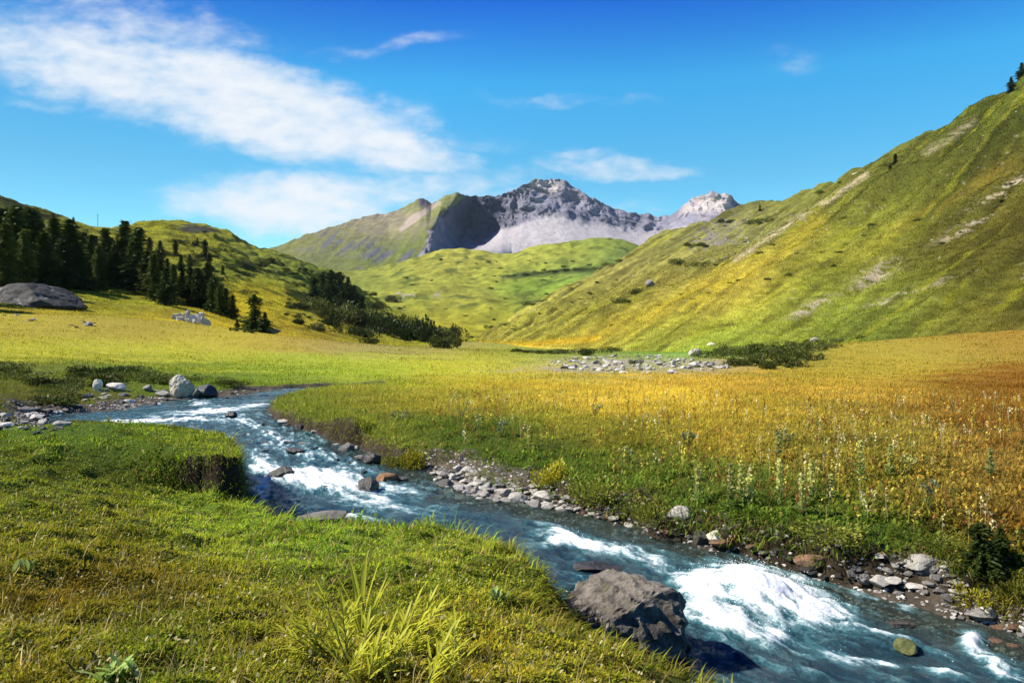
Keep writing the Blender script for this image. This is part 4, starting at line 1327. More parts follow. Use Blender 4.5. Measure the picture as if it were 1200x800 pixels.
# ------------------------------------------------------------------ stones
def ico(sub):
    import bmesh
    bm = bmesh.new()
    bmesh.ops.create_icosphere(bm, subdivisions=sub, radius=1.0)
    V = np.array([v.co[:] for v in bm.verts]); T = np.array([[v.index for v in f.verts] for f in bm.faces])
    bm.free()
    return V, T


ICO3, ICO5 = ico(3), ico(5)


def rock_mesh(name, seed, scale=(1, 1, 1), cuts=14, base=None, rough=0.12, planes=(), strata=None, smooth=False):
    V, T = base or ICO3
    r = np.random.default_rng(seed)
    P = V * (1 + 0.22 * fbm(V[:, 0] * 1.1 + seed, V[:, 1] * 1.1, V[:, 2] * 1.1, 3, seed))[:, None]
    ns = r.normal(size=(cuts, 3)); ns /= np.linalg.norm(ns, axis=1, keepdims=True)
    for nrm, off in [(q, r.uniform(.5, .82)) for q in ns] + [(np.array(a, float) / np.linalg.norm(a), o) for a, o in planes]:
        d = P @ nrm - off
        P = P - nrm * (np.maximum(d, 0) * 0.93)[:, None]
    nn = P / np.linalg.norm(P, axis=1, keepdims=True)
    P = P + nn * (rough * 0.5 * fbm(P[:, 0] * 3.1, P[:, 1] * 3.1, P[:, 2] * 3.1, 4, seed + 3))[:, None]
    if strata is not None:
        ax, freq, am = strata
        ax = np.array(ax, float) / np.linalg.norm(ax)
        s = P @ ax * freq + 0.5 * fbm(P[:, 0] * 2, P[:, 1] * 2, P[:, 2] * 2, 3, seed + 5)
        P = P - nn * (am * np.abs(np.sin(s * math.pi)) ** 0.5 * 1.0)[:, None] + nn * am
        P = P + nn * (0.035 * ridged(P[:, 0] * 5, P[:, 1] * 5, P[:, 2] * 5, 4, seed + 8))[:, None]
    P = P * np.array(scale)
    P[:, 2] -= np.percentile(P[:, 2], 4)
    return mesh_arrays(name, P, T, smooth=smooth)


M_PALE = rock_mat("pale_stone", (0.34, 0.31, 0.28), (0.60, 0.57, 0.52), None, 3.0)
M_GREY = rock_mat("grey_stone", (0.13, 0.12, 0.11), (0.30, 0.28, 0.26), None, 3.0)
M_WET = rock_mat("wet_stone", (0.018, 0.016, 0.014), (0.07, 0.06, 0.05), None, 4.0, 0.32, spec=0.5)
M_BROWN = rock_mat("brown_stone", (0.10, 0.05, 0.03), (0.24, 0.15, 0.09), None, 3.0)
M_BOULDER = rock_mat("streaked_boulder", (0.045, 0.037, 0.030), (0.22, 0.195, 0.165), (0.10, 0.095, 0.05), 6.0, wetline=0.34)
M_ORANGE = rock_mat("rusty_stone", (0.28, 0.13, 0.05), (0.40, 0.22, 0.10), None, 4.0, 0.6)
M_MOSS = rock_mat("mossy_stone", (0.10, 0.12, 0.03), (0.24, 0.25, 0.09), None, 6.0, 0.7)
M_WHITE = rock_mat("white_rock", (0.40, 0.36, 0.28), (0.66, 0.62, 0.52), (0.34, 0.27, 0.09), 3.0)
M_GRANITE = rock_mat("dark_granite", (0.018, 0.018, 0.022), (0.045, 0.043, 0.043), (0.20, 0.19, 0.18), 0.3)
STONES = [rock_mesh("river_stone", 200 + i, (1, r_, z_)) for i, (r_, z_) in enumerate([(.8, .42), (.7, .35), (.9, .5), (.6, .4), (.85, .3), (.7, .55), (.95, .4), (.5, .3)])]
_mesh_mat = {}


def stone_mesh(i, mat):
    key = (i % len(STONES), mat.name)
    if key not in _mesh_mat:
        me = STONES[key[0]].copy(); me.materials.clear(); me.materials.append(mat)
        _mesh_mat[key] = me
    return _mesh_mat[key]


def stone(name, x, y, z, r, mat, label, cat="stone", group=None, sq=(1, 1, 1), rot=None, mesh=None):
    o = bpy.data.objects.new(name, mesh or stone_mesh(rng.integers(0, 99), mat))
    if mesh is not None and not mesh.materials:
        mesh.materials.append(mat)
    COL.objects.link(o)
    o.location = (x, y, z)
    o.scale = (r * sq[0], r * sq[1], r * sq[2])
    o.rotation_euler = (rng.uniform(-.2, .2), rng.uniform(-.2, .2), rng.uniform(0, 6.28)) if rot is None else rot
    return tag(o, label, cat, group)


def inpoly(x, y, P):
    ins = False
    for (x0, y0), (x1, y1) in zip(P, P[1:] + P[:1]):
        if (y0 > y) != (y1 > y) and x < x0 + (y - y0) * (x1 - x0) / (y1 - y0):
            ins = not ins
    return ins


def zone(P, n, name, mats, rpx, label, cat, group, gap=0.75, water_ok=True, sink=0.42):
    """n stones lying within an outline of the photograph, none through another"""
    xs_ = [p[0] for p in P]; ys_ = [p[1] for p in P]
    placed = []
    tries = 0
    while len(placed) < n and tries < n * 60:
        tries += 1
        a, b = rng.uniform(min(xs_), max(xs_)), rng.uniform(min(ys_), max(ys_))
        if not inpoly(a, b, P):
            continue
        g = pick(a, b, 3.0)
        r = rng.uniform(*rpx) ** 1.0 * (0.6 + 0.8 * rng.uniform() ** 2) * g[1] / F
        if any((g[0] - q[0]) ** 2 + (g[1] - q[1]) ** 2 < (gap * (r + q[2])) ** 2 for q in placed):
            continue
        zz = land([g[0]], [g[1]])[0][0] if g[1] < 200 else g[2]
        placed.append((g[0], g[1], r))
        stone(name, g[0], g[1], zz - sink * r * 0.5, r, mats[rng.integers(0, len(mats))], label, cat, group)
    return placed


ZB = zone([(508, 553), (540, 550), (575, 560), (620, 572), (665, 585), (680, 598), (640, 598), (590, 590), (540, 584), (515, 575)], 140, "river_stone", [M_PALE, M_PALE, M_GREY, M_PALE], (7, 13),
     "pale angular stone in the gravel bar at the foot of the right bank", "stone", "stones of the pale gravel bar", 0.42, sink=0.25)
zone([(665, 588), (700, 596), (760, 608), (752, 618), (700, 608), (670, 600)], 24, "river_stone", [M_PALE, M_GREY, M_BROWN], (6, 11),
     "grey stone in the thin tail of the gravel bar", "stone", "stones at the tail of the gravel bar", 0.6)
zone([(85, 474), (115, 456), (180, 455), (250, 460), (320, 455), (322, 464), (250, 468), (205, 472), (150, 482), (110, 484), (88, 486)], 64, "river_stone", [M_PALE, M_GREY, M_WET, M_GREY], (4.5, 9),
     "small grey stone on the far stony shore below the white boulder", "stone", "stones of the far shore")
zone([(-10, 486), (40, 478), (80, 482), (74, 506), (40, 510), (-10, 508)], 64, "river_stone", [M_PALE, M_GREY, M_GREY, M_WET], (7, 12),
     "grey stone in the pile where the stream meets the near turf", "stone", "stones piled beside the near turf")
zone([(1000, 662), (1040, 655), (1110, 664), (1128, 690), (1130, 704), (1090, 700), (1040, 690), (1005, 678)], 46, "river_stone", [M_PALE, M_GREY, M_GREY], (10, 18),
     "pale stone in the heap under the low bank beside the yellow bush", "stone", "stones heaped under the low bank", 0.5)
zone([(770, 620), (830, 628), (900, 645), (985, 660), (1010, 684), (950, 676), (880, 655), (800, 636)], 44, "river_stone", [M_WET, M_BROWN, M_WET, M_GREY], (8, 17),
     "dark wet stone along the shaded right shore above the rapid", "stone", "dark stones of the right shore", 0.6)
zone([(1120, 715), (1200, 738), (1200, 770), (1130, 742)], 18, "river_stone", [M_WET, M_BROWN, M_GREY], (11, 20),
     "reddish dark stone at the waterline in the lower corner", "stone", "reddish stones at the waterline", 0.6)
zone([(330, 492), (380, 508), (425, 526), (470, 548), (440, 555), (380, 540), (325, 512)], 46, "river_stone", [M_GREY, M_PALE, M_WET, M_WET], (5, 11),
     "small stone in the shallows along the inner bend", "stone", "stones of the inner bend")
zone([(640, 428), (660, 420), (720, 416), (780, 417), (850, 428), (872, 434), (800, 438), (700, 438)], 190, "meadow_stone", [M_PALE, M_PALE, M_PALE, M_GREY], (2.8, 6.2),
     "pale boulder strewn on the stony wash below the right hillside", "boulder", "boulders of the stony wash", 0.5, sink=0.15)
zone([(78, 384), (92, 372), (108, 374), (122, 386), (100, 386)], 10, "rubble_stone", [M_BROWN, M_GREY], (3, 6), "reddish brown stone in the small heap on the left meadow", "stone",
     "stones of the heap on the left meadow", 0.5)
zone([(0, 368), (45, 370), (45, 378), (0, 378)], 8, "rubble_stone", [M_BROWN, M_GREY], (2.5, 5), "low brown stone lying below the dark house-sized boulder", "stone", "stones below the dark boulder", 0.6)
zone([(700, 390), (860, 330), (960, 250), (1190, 130), (1195, 380), (980, 385)], 130, "hillside_rock", [M_PALE, M_GREY], (0.7, 2.2), "pale rock lying on the open turf of the right hillside", "rock",
     "loose rocks on the right hillside", 1.0)
zone([(800, 285), (860, 252), (905, 262), (880, 300), (820, 312)], 80, "outcrop_rock", [M_GREY, M_GREY, M_PALE], (1.2, 3.6), "grey rock of the outcrop under the right skyline", "rock",
     "rocks of the outcrop under the right skyline", 0.6)


def rock_at(name, px, py, wpx, hpx, mat, label, cat="rock", depth=1.0, seed=None, base='ground', rotz=None, planes=(), sub=None, cuts=9, sink=0.08):
    """one rock whose foot stands at a place of the photograph, wpx wide and hpx high there"""
    if base == 'water':
        q = on_water(px, py); g = (q[0], q[1], float(zw(q[1])) - 0.03)
    else:
        g = pick(px, py, 3.0)
        if g[1] < 200:
            g = (g[0], g[1], land([g[0]], [g[1]])[0][0])
    d = g[1]
    me = rock_mesh(name, seed or int(rng.integers(1, 9999)), (1, 1, 1), cuts, sub or ICO3, 0.10, planes)
    co = np.zeros(len(me.vertices) * 3, np.float32); me.vertices.foreach_get('co', co); co = co.reshape(-1, 3)
    ex = co.max(0) - co.min(0); c0 = (co.max(0) + co.min(0)) / 2
    co = (co - [c0[0], c0[1], co[:, 2].min()]) / ex
    W_, H_ = wpx * d / F, hpx * d / F
    co = co * [W_, W_ * depth, H_ * (1 + sink * 2)]
    me.vertices.foreach_set('co', co.astype(np.float32).ravel()); me.update()
    o = link(name, me, mat)
    o.location = (g[0], g[1] + W_ * depth * 0.3, g[2] - H_ * sink)
    if rotz is not None:
        o.rotation_euler[2] = rotz
    return tag(o, label, cat)


rock_at("white_boulder", 211, 466, 28, 26, M_WHITE, "whitish upright boulder with yellow lichen on the far shore", "boulder", 0.8, 31, sub=ICO5, cuts=5)
rock_at("dark_rock", 239, 467, 30, 15, M_WET, "low black rock just right of the white boulder", "rock", 0.8, 32)
rock_at("pale_stone", 113, 458, 11, 13, M_WHITE, "small upright whitish stone on the far shore left of the boulder", "stone", 0.8, 33)
rock_at("pale_stone", 135, 459, 22, 10, M_PALE, "flat pale stone at the grass edge of the far shore", "stone", 0.8, 34)
rock_at("dark_rock", 326, 560, 34, 14, M_WET, "flat dark wet rock breaking the upper white water", "rock", 0.7, 35, 'water')
rock_at("dark_rock", 430, 577, 26, 18, M_WET, "black pointed rock in midstream foam below the rusty rock", "rock", 0.8, 36, 'water')
rock_at("rusty_rock", 453, 564, 28, 10, M_ORANGE, "rusty orange flat rock in the stream near the gravel bar", "rock", 0.7, 37, 'water')
rock_at("dark_rock", 437, 544, 24, 15, M_WET, "small black rock at the inner bend beside pale stones", "rock", 0.8, 38, 'water')
rock_at("grey_rock", 405, 528, 20, 10, M_GREY, "grey angular rock in the shallows of the inner bend", "rock", 0.8, 39, 'water')
rock_at("dark_rock", 345, 532, 24, 8, M_WET, "low dark slab awash above the upper white water", "rock", 0.8, 40, 'water')
rock_at("dark_rock", 270, 489, 14, 8, M_WET, "tiny dark rock alone in the riffles of the far bend", "rock", 0.8, 41, 'water')
rock_at("long_rock", 376, 612, 60, 14, M_GREY, "long grey rock under the turf edge beside the blue pool", "rock", 0.35, 42, 'water')
rock_at("mossy_stone", 1066, 764, 30, 15, M_MOSS, "round yellow-green mossy stone standing in the lower stream", "stone", 0.9, 43, 'water', cuts=2)
rock_at("white_stone", 836, 634, 19, 12, M_WHITE, "single whitish stone at the grass edge of the right shore", "stone", 0.9, 44)
rock_at("grey_rock", 800, 610, 30, 16, M_PALE, "pale grey rock half sunk in grass on the right bank", "rock", 0.9, 45)
rock_at("flat_rock", 1085, 672, 44, 17, M_PALE, "broad flat pale slab on top of the heap under the low bank", "rock", 0.8, 46)
rock_at("reddish_rock", 955, 668, 40, 16, M_BROWN, "reddish brown rock in the dark stones of the right shore", "rock", 0.8, 47)
rock_at("white_stone", 1160, 722, 20, 12, M_WHITE, "white stone at the waterline right of the yellow bush", "stone", 0.8, 48)
rock_at("dark_rock", 1060, 735, 30, 10, M_WET, "dark wet rock rising from the stream above the mossy stone", "rock", 0.8, 49, 'water')
rock_at("dark_rock", 700, 668, 60, 9, M_WET, "dark low rock awash upstream of the big boulder", "rock", 0.6, 50, 'water')
rock_at("pale_stone", 678, 716, 26, 12, M_PALE, "pale stone wedged between the turf and the big boulder", "stone", 0.8, 51, 'water')
rock_at("blue_stone", 664, 735, 34, 22, M_WET, "smooth wet stone in shade at the foot of the turf edge", "stone", 0.8, 52, 'water', cuts=3)
rock_at("grey_rock", 694, 738, 34, 18, M_GREY, "small grey rock leaning on the left end of the big boulder", "rock", 0.8, 53, 'water')
rock_at("pale_stone", 706, 758, 34, 16, M_PALE, "pale lower stone tucked under the near side of the big boulder", "stone", 0.8, 54, 'water')
rock_at("hillside_boulder", 762, 336, 12, 8, M_GREY, "dark grey boulder alone on the lower right spur", "boulder", 0.8, 55)
rock_at("hillside_boulder", 835, 404, 12, 9, M_WHITE, "pale boulder at the upper left corner of the dark thicket", "boulder", 0.8, 56)
rock_at("hillside_boulder", 815, 418, 16, 9, M_PALE, "broad pale boulder left of the dark thicket", "boulder", 0.8, 57)
rock_at("hillside_boulder", 957, 398, 14, 8, M_PALE, "pale boulder at the right end of the dark thicket", "boulder", 0.8, 58)
rock_at("skyline_rock", 1003, 208, 8, 6, M_WHITE, "white block on the right skyline left of the lone spruce", "rock", 0.8, 59)
rock_at("white_boulder", 629, 368, 9, 6, M_WHITE, "small white boulder low on the right spur above the valley", "boulder", 0.8, 60)
rock_at("grey_rock", 104, 329, 15, 9, M_PALE, "pale rock among the spruces above the left meadow", "rock", 0.8, 61)
rock_at("grey_rock", 87, 316, 8, 6, M_PALE, "little pale rock between spruce trunks on the left slope", "rock", 0.8, 62)
rock_at("grey_rock", 228, 352, 16, 9, M_PALE, "pale rock behind the ruined hut under the trees", "rock", 0.8, 63)
rock_at("grey_rock", 212, 346, 12, 9, M_GREY, "grey rock up the slope behind the ruined hut", "rock", 0.8, 64)
rock_at("grey_rock", 316, 388, 30, 7, M_GREY, "long grey rock in the shadow of the lone spruce", "rock", 0.6, 65)

# the house-sized dark boulder at the left edge
rock_at("house_sized_boulder", 24, 357, 108, 22, M_GRANITE, "dark house-sized boulder with pale streaks under the spruces", "boulder", 0.8, 71, sub=ICO5,
        planes=[((.75, -.2, .62), .62), ((-.2, -.9, .35), .72)], cuts=0, sink=0.62)

# the big boulder in the near stream
q = on_water(745, 778)
me = rock_mesh("stream_boulder", 81, (0.59, 0.52, 0.56), 5, ICO5, 0.16, planes=[((-.42, -.25, .88), .50), ((.95, -.25, .12), .72), ((.25, -.95, .15), .62), ((-.75, -.6, .05), .74), ((.35, .1, .9), .66)],
               strata=((.62, .2, .75), 4.4, 0.085), smooth=False)
o = link("stream_boulder", me, M_BOULDER)
o.location = (q[0], q[1] + 0.12, float(zw(q[1])) - 0.22)
tag(o, "large brown layered boulder at the edge of the near turf", "boulder")

# small rocks breaking the riffles of the bend
SP_, n_ = [], 0
while n_ < 34:
    a_, b_2 = rng.uniform(285, 480), rng.uniform(495, 575)
    lo, hi = np.interp(a_, [285, 330, 380, 480], [490, 505, 518, 556]), np.interp(a_, [285, 330, 400, 480], [530, 560, 580, 590])
    if not lo < b_2 < hi or any((a_ - q[0]) ** 2 + 4 * (b_2 - q[1]) ** 2 < 240 for q in SP_):
        continue
    SP_.append((a_, b_2)); n_ += 1
    q = on_water(a_, b_2); r = rng.uniform(3, 8) * q[1] / F
    stone("riffle_stone", q[0], q[1], float(zw(q[1])) - 0.25 * r, r, (M_WET, M_WET, M_GREY)[n_ % 3], "small dark stone breaking the riffles between the cut bank and the inner bend", "stone", "stones in the riffles of the bend")

# pebbles and gravel between the stones
x, y, z, sd, wd = scatter(60000, 6.5, 30, -0.75, 0.75)
k = (wd > 0.4) & (sd > -0.35) & (sd < wd * 0.85) & (y < 30)
x, y, z = x[k][:9000], y[k][:9000], z[k][:9000]
n = len(x)
V0, T0 = ico(1)
r = rng.uniform(.012, .04, n) * (0.6 + 0.035 * y)
V_ = (V0[None] * (1 + 0.25 * rng.normal(size=(n, len(V0), 1))) * np.stack([r, r * rng.uniform(.6, 1, n), r * .55], -1)[:, None] + np.stack([x, y, z], -1)[:, None]).reshape(-1, 3)
T_ = (T0[None] + (np.arange(n) * len(V0))[:, None, None]).reshape(-1, 3)
C_ = np.repeat(np.array([[.26, .24, .22]]) * np.exp(rng.normal(0, .5, (n, 1))), len(V0), 0)
m, t, out = new_mat("gravel")
b_ = t.node('ShaderNodeBsdfPrincipled'); t.l.new(t.attr('Col'), b_.inputs['Base Color']); b_.inputs['Roughness'].default_value = 0.8
t.l.new(b_.outputs[0], out.inputs[0])
tag(link("gravel", mesh_arrays("gravel", V_, T_, np.clip(C_, .01, .6), smooth=False), m), "loose grey gravel along the stony shores", "gravel", None, "stuff")

# ------------------------------------------------------------------ trees and bushes
def tube(p0, p1, r0, r1, sides=7):
    p0, p1 = np.array(p0, float), np.array(p1, float)
    d = p1 - p0; d /= np.linalg.norm(d)
    a = np.cross(d, [1, 0, 0] if abs(d[0]) < .8 else [0, 1, 0]); a /= np.linalg.norm(a); b = np.cross(d, a)
    th = np.arange(sides) * 2 * np.pi / sides
    ring = np.cos(th)[:, None] * a + np.sin(th)[:, None] * b
    V = np.concatenate([p0 + ring * r0, p1 + ring * r1])
    i = np.arange(sides); j = (i + 1) % sides
    T = np.concatenate([np.stack([i, j, j + sides], -1), np.stack([i, j + sides, i + sides], -1)])
    return V, T


def join_vt(lst):
    V, T, o = [], [], 0
    for v, t_ in lst:
        V.append(v); T.append(t_ + o); o += len(v)
    return np.concatenate(V), np.concatenate(T)


def sprays(P, dirs, size, r, ratio=0.5):
    """small pointed leaf or needle faces at points P"""
    n = len(P)
    d = dirs + r.normal(0, 0.45, (n, 3)); d /= np.linalg.norm(d, axis=1, keepdims=True)
    s = np.cross(d, r.normal(size=(n, 3))); s /= np.maximum(1e-6, np.linalg.norm(s, axis=1, keepdims=True))
    size = np.broadcast_to(size, (n,))[:, None]
    a = P - d * size * .5; c = P + d * size * .5
    V = np.stack([a, P + s * size * ratio * .5, c, P - s * size * ratio * .5], 1).reshape(-1, 3)
    o = (np.arange(n) * 4)[:, None, None]
    return V, (np.array([[0, 1, 2], [0, 2, 3]])[None] + o).reshape(-1, 3)


def conifer(seed, width=0.2, density=1.0, start=0.08, ragged=0.35):
    """spruce of height 1: trunk and crown of drooping needle sprays"""
    r = np.random.default_rng(seed)
    P, D = [], []
    nw = int(30 * density)
    limbs = []
    for i in range(nw):
        f = i / (nw - 1)
        h = start + (0.985 - start) * f
        rad = width * (1 - f) ** 0.62 * (0.72 + 0.28 * math.sin(f * 9 + seed)) * r.uniform(1 - ragged, 1.1) + 0.012
        nb = r.integers(5, 9)
        ph = r.uniform(0, 6.28)
        for b in range(nb):
            an = ph + b * 6.283 / nb + r.normal(0, .25)
            L = rad * r.uniform(0.6, 1.15)
            droop = 0.10 + 0.35 * (1 - f)
            k = max(3, int(L / 0.012))
            q = np.linspace(0.12, 1, k)
            c, s = math.cos(an), math.sin(an)
            pts = np.stack([c * L * q, s * L * q, h - droop * L * q ** 1.4 + 0.25 * L * q * (f > .7)], -1)
            pts = np.repeat(pts, 3, 0) + r.normal(0, .009, (k * 3, 3))
            P.append(pts); D.append(np.tile([c, s, -0.5], (k * 3, 1)))
            if b < 3:
                limbs.append(tube([0, 0, h], [c * L * .7, s * L * .7, h - droop * L * .6], 0.004 * (1 - f) + .001, .001, 4))
    P, D = np.concatenate(P), np.concatenate(D)
    V, T = sprays(P, D, r.uniform(.024, .05, len(P)), r, 0.5)
    trunk = join_vt([tube([0, 0, -0.06], [0, 0, .5], .018, .011), tube([0, 0, .5], [0, 0, .98], .011, .002)] + limbs)
    return (V, T), trunk


M_NEEDLE = leaf_mat("spruce_needles", (0.038, 0.058, 0.012), 0.25, 0.45)
M_LARCH = leaf_mat("larch_needles", (0.060, 0.078, 0.014), 0.25, 0.4)
M_BARK = rock_mat("spruce_bark", (0.04, 0.03, 0.022), (0.09, 0.07, 0.055), None, 6.0)
CON = []
for i, (sd_, wdt, den, st_) in enumerate([(1, .19, 1.0, .05), (2, .15, 1.1, .08), (3, .24, .95, .03), (4, .13, 1.1, .10), (5, .21, 1.0, .04), (6, .28, .9, .02)]):
    (V_, T_), (V2, T2) = conifer(sd_, wdt, den, st_)
    c_ = mesh_arrays("crown", V_, T_); t_ = mesh_arrays("trunk", V2, T2)
    c_.materials.append(M_LARCH if i in (1, 3) else M_NEEDLE); t_.materials.append(M_BARK)
    CON.append((c_, t_))


WIDE = 2.1


def tree(px, py, hpx, label, group=None, var=None, name="spruce_tree", squash=1.0):
    g = pick(px, py, 4.0)
    h = hpx / F * g[1]
    root = bpy.data.objects.new(name, None)
    root.empty_display_size = 0.1
    COL.objects.link(root)
    root.location = (g[0], g[1], g[2] - 0.01 * h)
    k_w = squash * WIDE
    root.scale = (h * k_w, h * k_w, h)
    root.rotation_euler = (rng.uniform(-.03, .03), rng.uniform(-.03, .03), rng.uniform(0, 6.28))
    cm, tm = CON[int(rng.integers(0, 5)) if var is None else var]
    for nm, me in (("crown", cm), ("trunk", tm)):
        o = bpy.data.objects.new(nm, me); COL.objects.link(o); o.parent = root
    return tag(root, label, "tree", group)


LA, GA = "tall dark spruce in the dense stand around the house-sized boulder", "spruces above the house-sized boulder"
for p in [(-42, 362, 78), (-30, 356, 66), (-62, 358, 80), (-5, 322, 76), (22, 322, 74), (42, 322, 68), (66, 325, 60), (88, 325, 52), (-28, 338, 92), (-12, 332, 88), (1, 328, 84), (9, 340, 78), (17, 332, 92), (27, 338, 70), (36, 333, 90), (46, 330, 74), (54, 338, 66), (62, 335, 80), (72, 340, 60), (82, 335, 78), (91, 340, 52)]:  # first three, past the left border, added to shade the house-sized boulder
    tree(*p, LA, GA)
LB, GB = "dark spruce in the stand on the left slope behind the ruined hut", "spruces behind the ruined hut"
for p in [(112, 325, 48), (130, 328, 50), (158, 330, 50), (176, 338, 44), (98, 330, 58), (107, 334, 60), (116, 340, 52), (125, 334, 66), (134, 338, 52), (152, 340, 58), (162, 340, 74), (171, 347, 54), (180, 353, 56), (188, 346, 44), (194, 358, 40), (203, 354, 44)]:
    tree(*p, LB, GB)
tree(145, 336, 78, "slender tallest spruce rising to the skyline above the left stand", None, 1)
LC, GC = "low dark spruce in the row right of the ruined hut", "spruces right of the ruined hut"
for p in [(214, 350, 34), (223, 355, 42), (232, 360, 46), (241, 360, 52), (250, 366, 42), (258, 369, 36), (265, 371, 34), (273, 373, 28)]:
    tree(*p, LC, GC)
tree(299, 387, 44, "lone dark spruce with two tops on the left meadow edge", None, 5)
tree(311, 389, 25, "short bushy spruce against the right side of the lone spruce", None, 2)
tree(277, 384, 12, "tiny spruce on the meadow left of the lone spruce", None, 2)
LD, GD = "dark spruce in the clump where the left slope meets the valley", "spruces at the foot of the left slope"
for p in [(368, 352, 28), (378, 350, 32), (388, 354, 38), (398, 354, 36), (407, 358, 34), (415, 362, 28), (424, 368, 22), (384, 360, 26), (402, 366, 26)]:
    tree(*p, LD, GD, 2 if p[0] % 2 else 5)
LE, GE = "small spruce scattered on the open left slope", "scattered spruces of the left slope"
for p in [(175, 300, 22), (188, 310, 28), (205, 300, 20), (240, 303, 22), (245, 316, 20), (222, 322, 24), (212, 318, 20), (62, 258, 9), (85, 262, 8), (232, 288, 9), (262, 322, 12), (196, 328, 26)]:
    tree(*p, LE, GE)
tree(1049, 193, 13, "single little spruce on the right skyline", None, 0)
tree(1185, 108, 18, "spruce high on the right skyline, the lower of a pair", None, 2)
tree(1197, 98, 24, "spruce high on the right skyline, the upper of a pair", None, 2)
tree(1043, 199, 7, "tiny spruce just below the single one on the right skyline", None, 2)
tree(890, 247, 7, "tiny spruce on the right skyline above the grey outcrop", None, 0)


def bush_mesh(seed, n=1300, leaf=0.10, lobes=7, flat=0.75):
    r = np.random.default_rng(seed)
    P = []
    for i in range(lobes):
        c = np.array([r.normal(0, .42), r.normal(0, .42), r.uniform(.12, .5) * flat])
        R = r.uniform(.28, .5)
        m = n // lobes
        d = r.normal(size=(m, 3)); d /= np.linalg.norm(d, axis=1, keepdims=True)
        P.append(c + d * R * r.uniform(.55, 1.05, (m, 1)) * [1, 1, flat])
    P = np.concatenate(P)
    P = P[P[:, 2] > -0.03]
    D = P / np.maximum(.05, np.linalg.norm(P, axis=1, keepdims=True)) + [0, 0, .4]
    V, T = sprays(P, D, r.uniform(.6, 1.4, len(P)) * leaf, r, 0.6)
    st = []
    for i in range(6):
        a = r.uniform(0, 6.28)
        st.append(tube([0, 0, -.05], [math.cos(a) * .4, math.sin(a) * .4, .35], .018, .006, 5))
    return (V, T), join_vt(st)


M_ALDER = leaf_mat("alder_leaves", (0.034, 0.050, 0.010), 0.2, 0.45)
M_ALDER2 = leaf_mat("willow_leaves", (0.085, 0.100, 0.022), 0.25, 0.45)
M_WILLOW = leaf_mat("pale_willow_leaves", (0.11, 0.125, 0.03), 0.3, 0.45)
M_YELLOWBUSH = leaf_mat("yellow_leaves", (0.34, 0.30, 0.025), 0.35, 0.35)
M_LIGHTBUSH = leaf_mat("light_leaves", (0.20, 0.21, 0.03), 0.35, 0.35)
BUSH = []
for i in range(6):
    (V_, T_), (V2, T2) = bush_mesh(300 + i, 1300, .11 if i < 3 else .085, 6 + i % 3, .7 + .1 * (i % 3))
    BUSH.append((mesh_arrays("foliage", V_, T_), mesh_arrays("stem", V2, T2)))
_bm = {}


def bush(px, py, wpx, hpx, mat, label, group=None, name="alder_bush", cat="bush", big=False):
    g = pick(px, py, 4.0)
    if g[1] < 200:
        g = (g[0], g[1], land([g[0]], [g[1]])[0][0])
    w, h = wpx / F * g[1], hpx / F * g[1]
    i = int(rng.integers(0, 6))
    key = (i, mat.name)
    if key not in _bm:
        f = BUSH[i][0].copy(); f.materials.append(mat); s = BUSH[i][1].copy(); s.materials.append(M_BARK)
        _bm[key] = (f, s)
    f, s = _bm[key]
    sc_ = (w / 1.5, w / 1.5, h / 0.85)
    rot = (0, 0, rng.uniform(0, 6.28))
    if big:
        o = bpy.data.objects.new(name, None); COL.objects.link(o)
        for nm, me in (("foliage", f), ("stem", s)):
            q_ = bpy.data.objects.new(nm, me); COL.objects.link(q_); q_.parent = o
    else:
        o = bpy.data.objects.new(name, f); COL.objects.link(o)
    o.location = g; o.scale = sc_; o.rotation_euler = rot
    return tag(o, label, cat, group)


# dark thickets: valley mouth on the left, foot of the right hillside
LT, GT = "dark alder bush in the thicket running down to the valley mouth", "alders of the valley mouth thicket"
for p in [(360, 356, 26, 12), (372, 366, 30, 14), (384, 372, 34, 18), (398, 366, 30, 16), (408, 376, 34, 20), (392, 384, 30, 14), (420, 380, 34, 22), (432, 376, 26, 18), (440, 388, 32, 22), (452, 384, 26, 18),
          (460, 394, 30, 20), (472, 390, 26, 18), (482, 398, 30, 24), (494, 398, 28, 24), (505, 400, 28, 26), (516, 400, 26, 26), (527, 398, 22, 20), (522, 406, 22, 20), (470, 380, 14, 14), (534, 392, 14, 12),
          (372, 388, 22, 10), (424, 394, 24, 12), (350, 362, 20, 9), (346, 378, 18, 8), (412, 392, 24, 12), (436, 400, 20, 8)]:
    bush(p[0], p[1] + 1, p[2] * 1.3, p[3] * 1.3, M_ALDER if p[0] % 3 else M_ALDER2, LT, GT)
LU, GU = "dark green bush in the thicket at the foot of the right hillside", "bushes of the right thicket"
for p in [(838, 420, 26, 14), (852, 416, 30, 16), (868, 418, 32, 18), (884, 414, 30, 16), (898, 420, 34, 18), (914, 416, 34, 18), (930, 418, 34, 18), (944, 412, 30, 16), (956, 406, 26, 14), (880, 428, 32, 16),
          (905, 432, 34, 16), (925, 428, 32, 16), (945, 422, 28, 14), (862, 428, 28, 12), (970, 408, 22, 10), (985, 400, 20, 10), (1010, 396, 24, 8), (1035, 390, 22, 8), (1050, 383, 20, 8), (890, 404, 22, 10), (920, 402, 24, 10)]:
    bush(*p, M_ALDER2 if (p[0] * 7 + p[1]) % 5 else M_WILLOW, LU, GU)
LV, GV = "low dark bush along the far side of the stony wash", "bushes behind the stony wash"
for p in [(625, 414, 26, 7), (645, 415, 24, 8), (665, 414, 26, 9), (684, 417, 22, 12), (700, 412, 22, 9), (716, 410, 20, 8), (744, 428, 14, 10), (610, 412, 20, 5)]:
    bush(*p, M_ALDER2 if p[0] % 2 else M_ALDER, LV, GV)
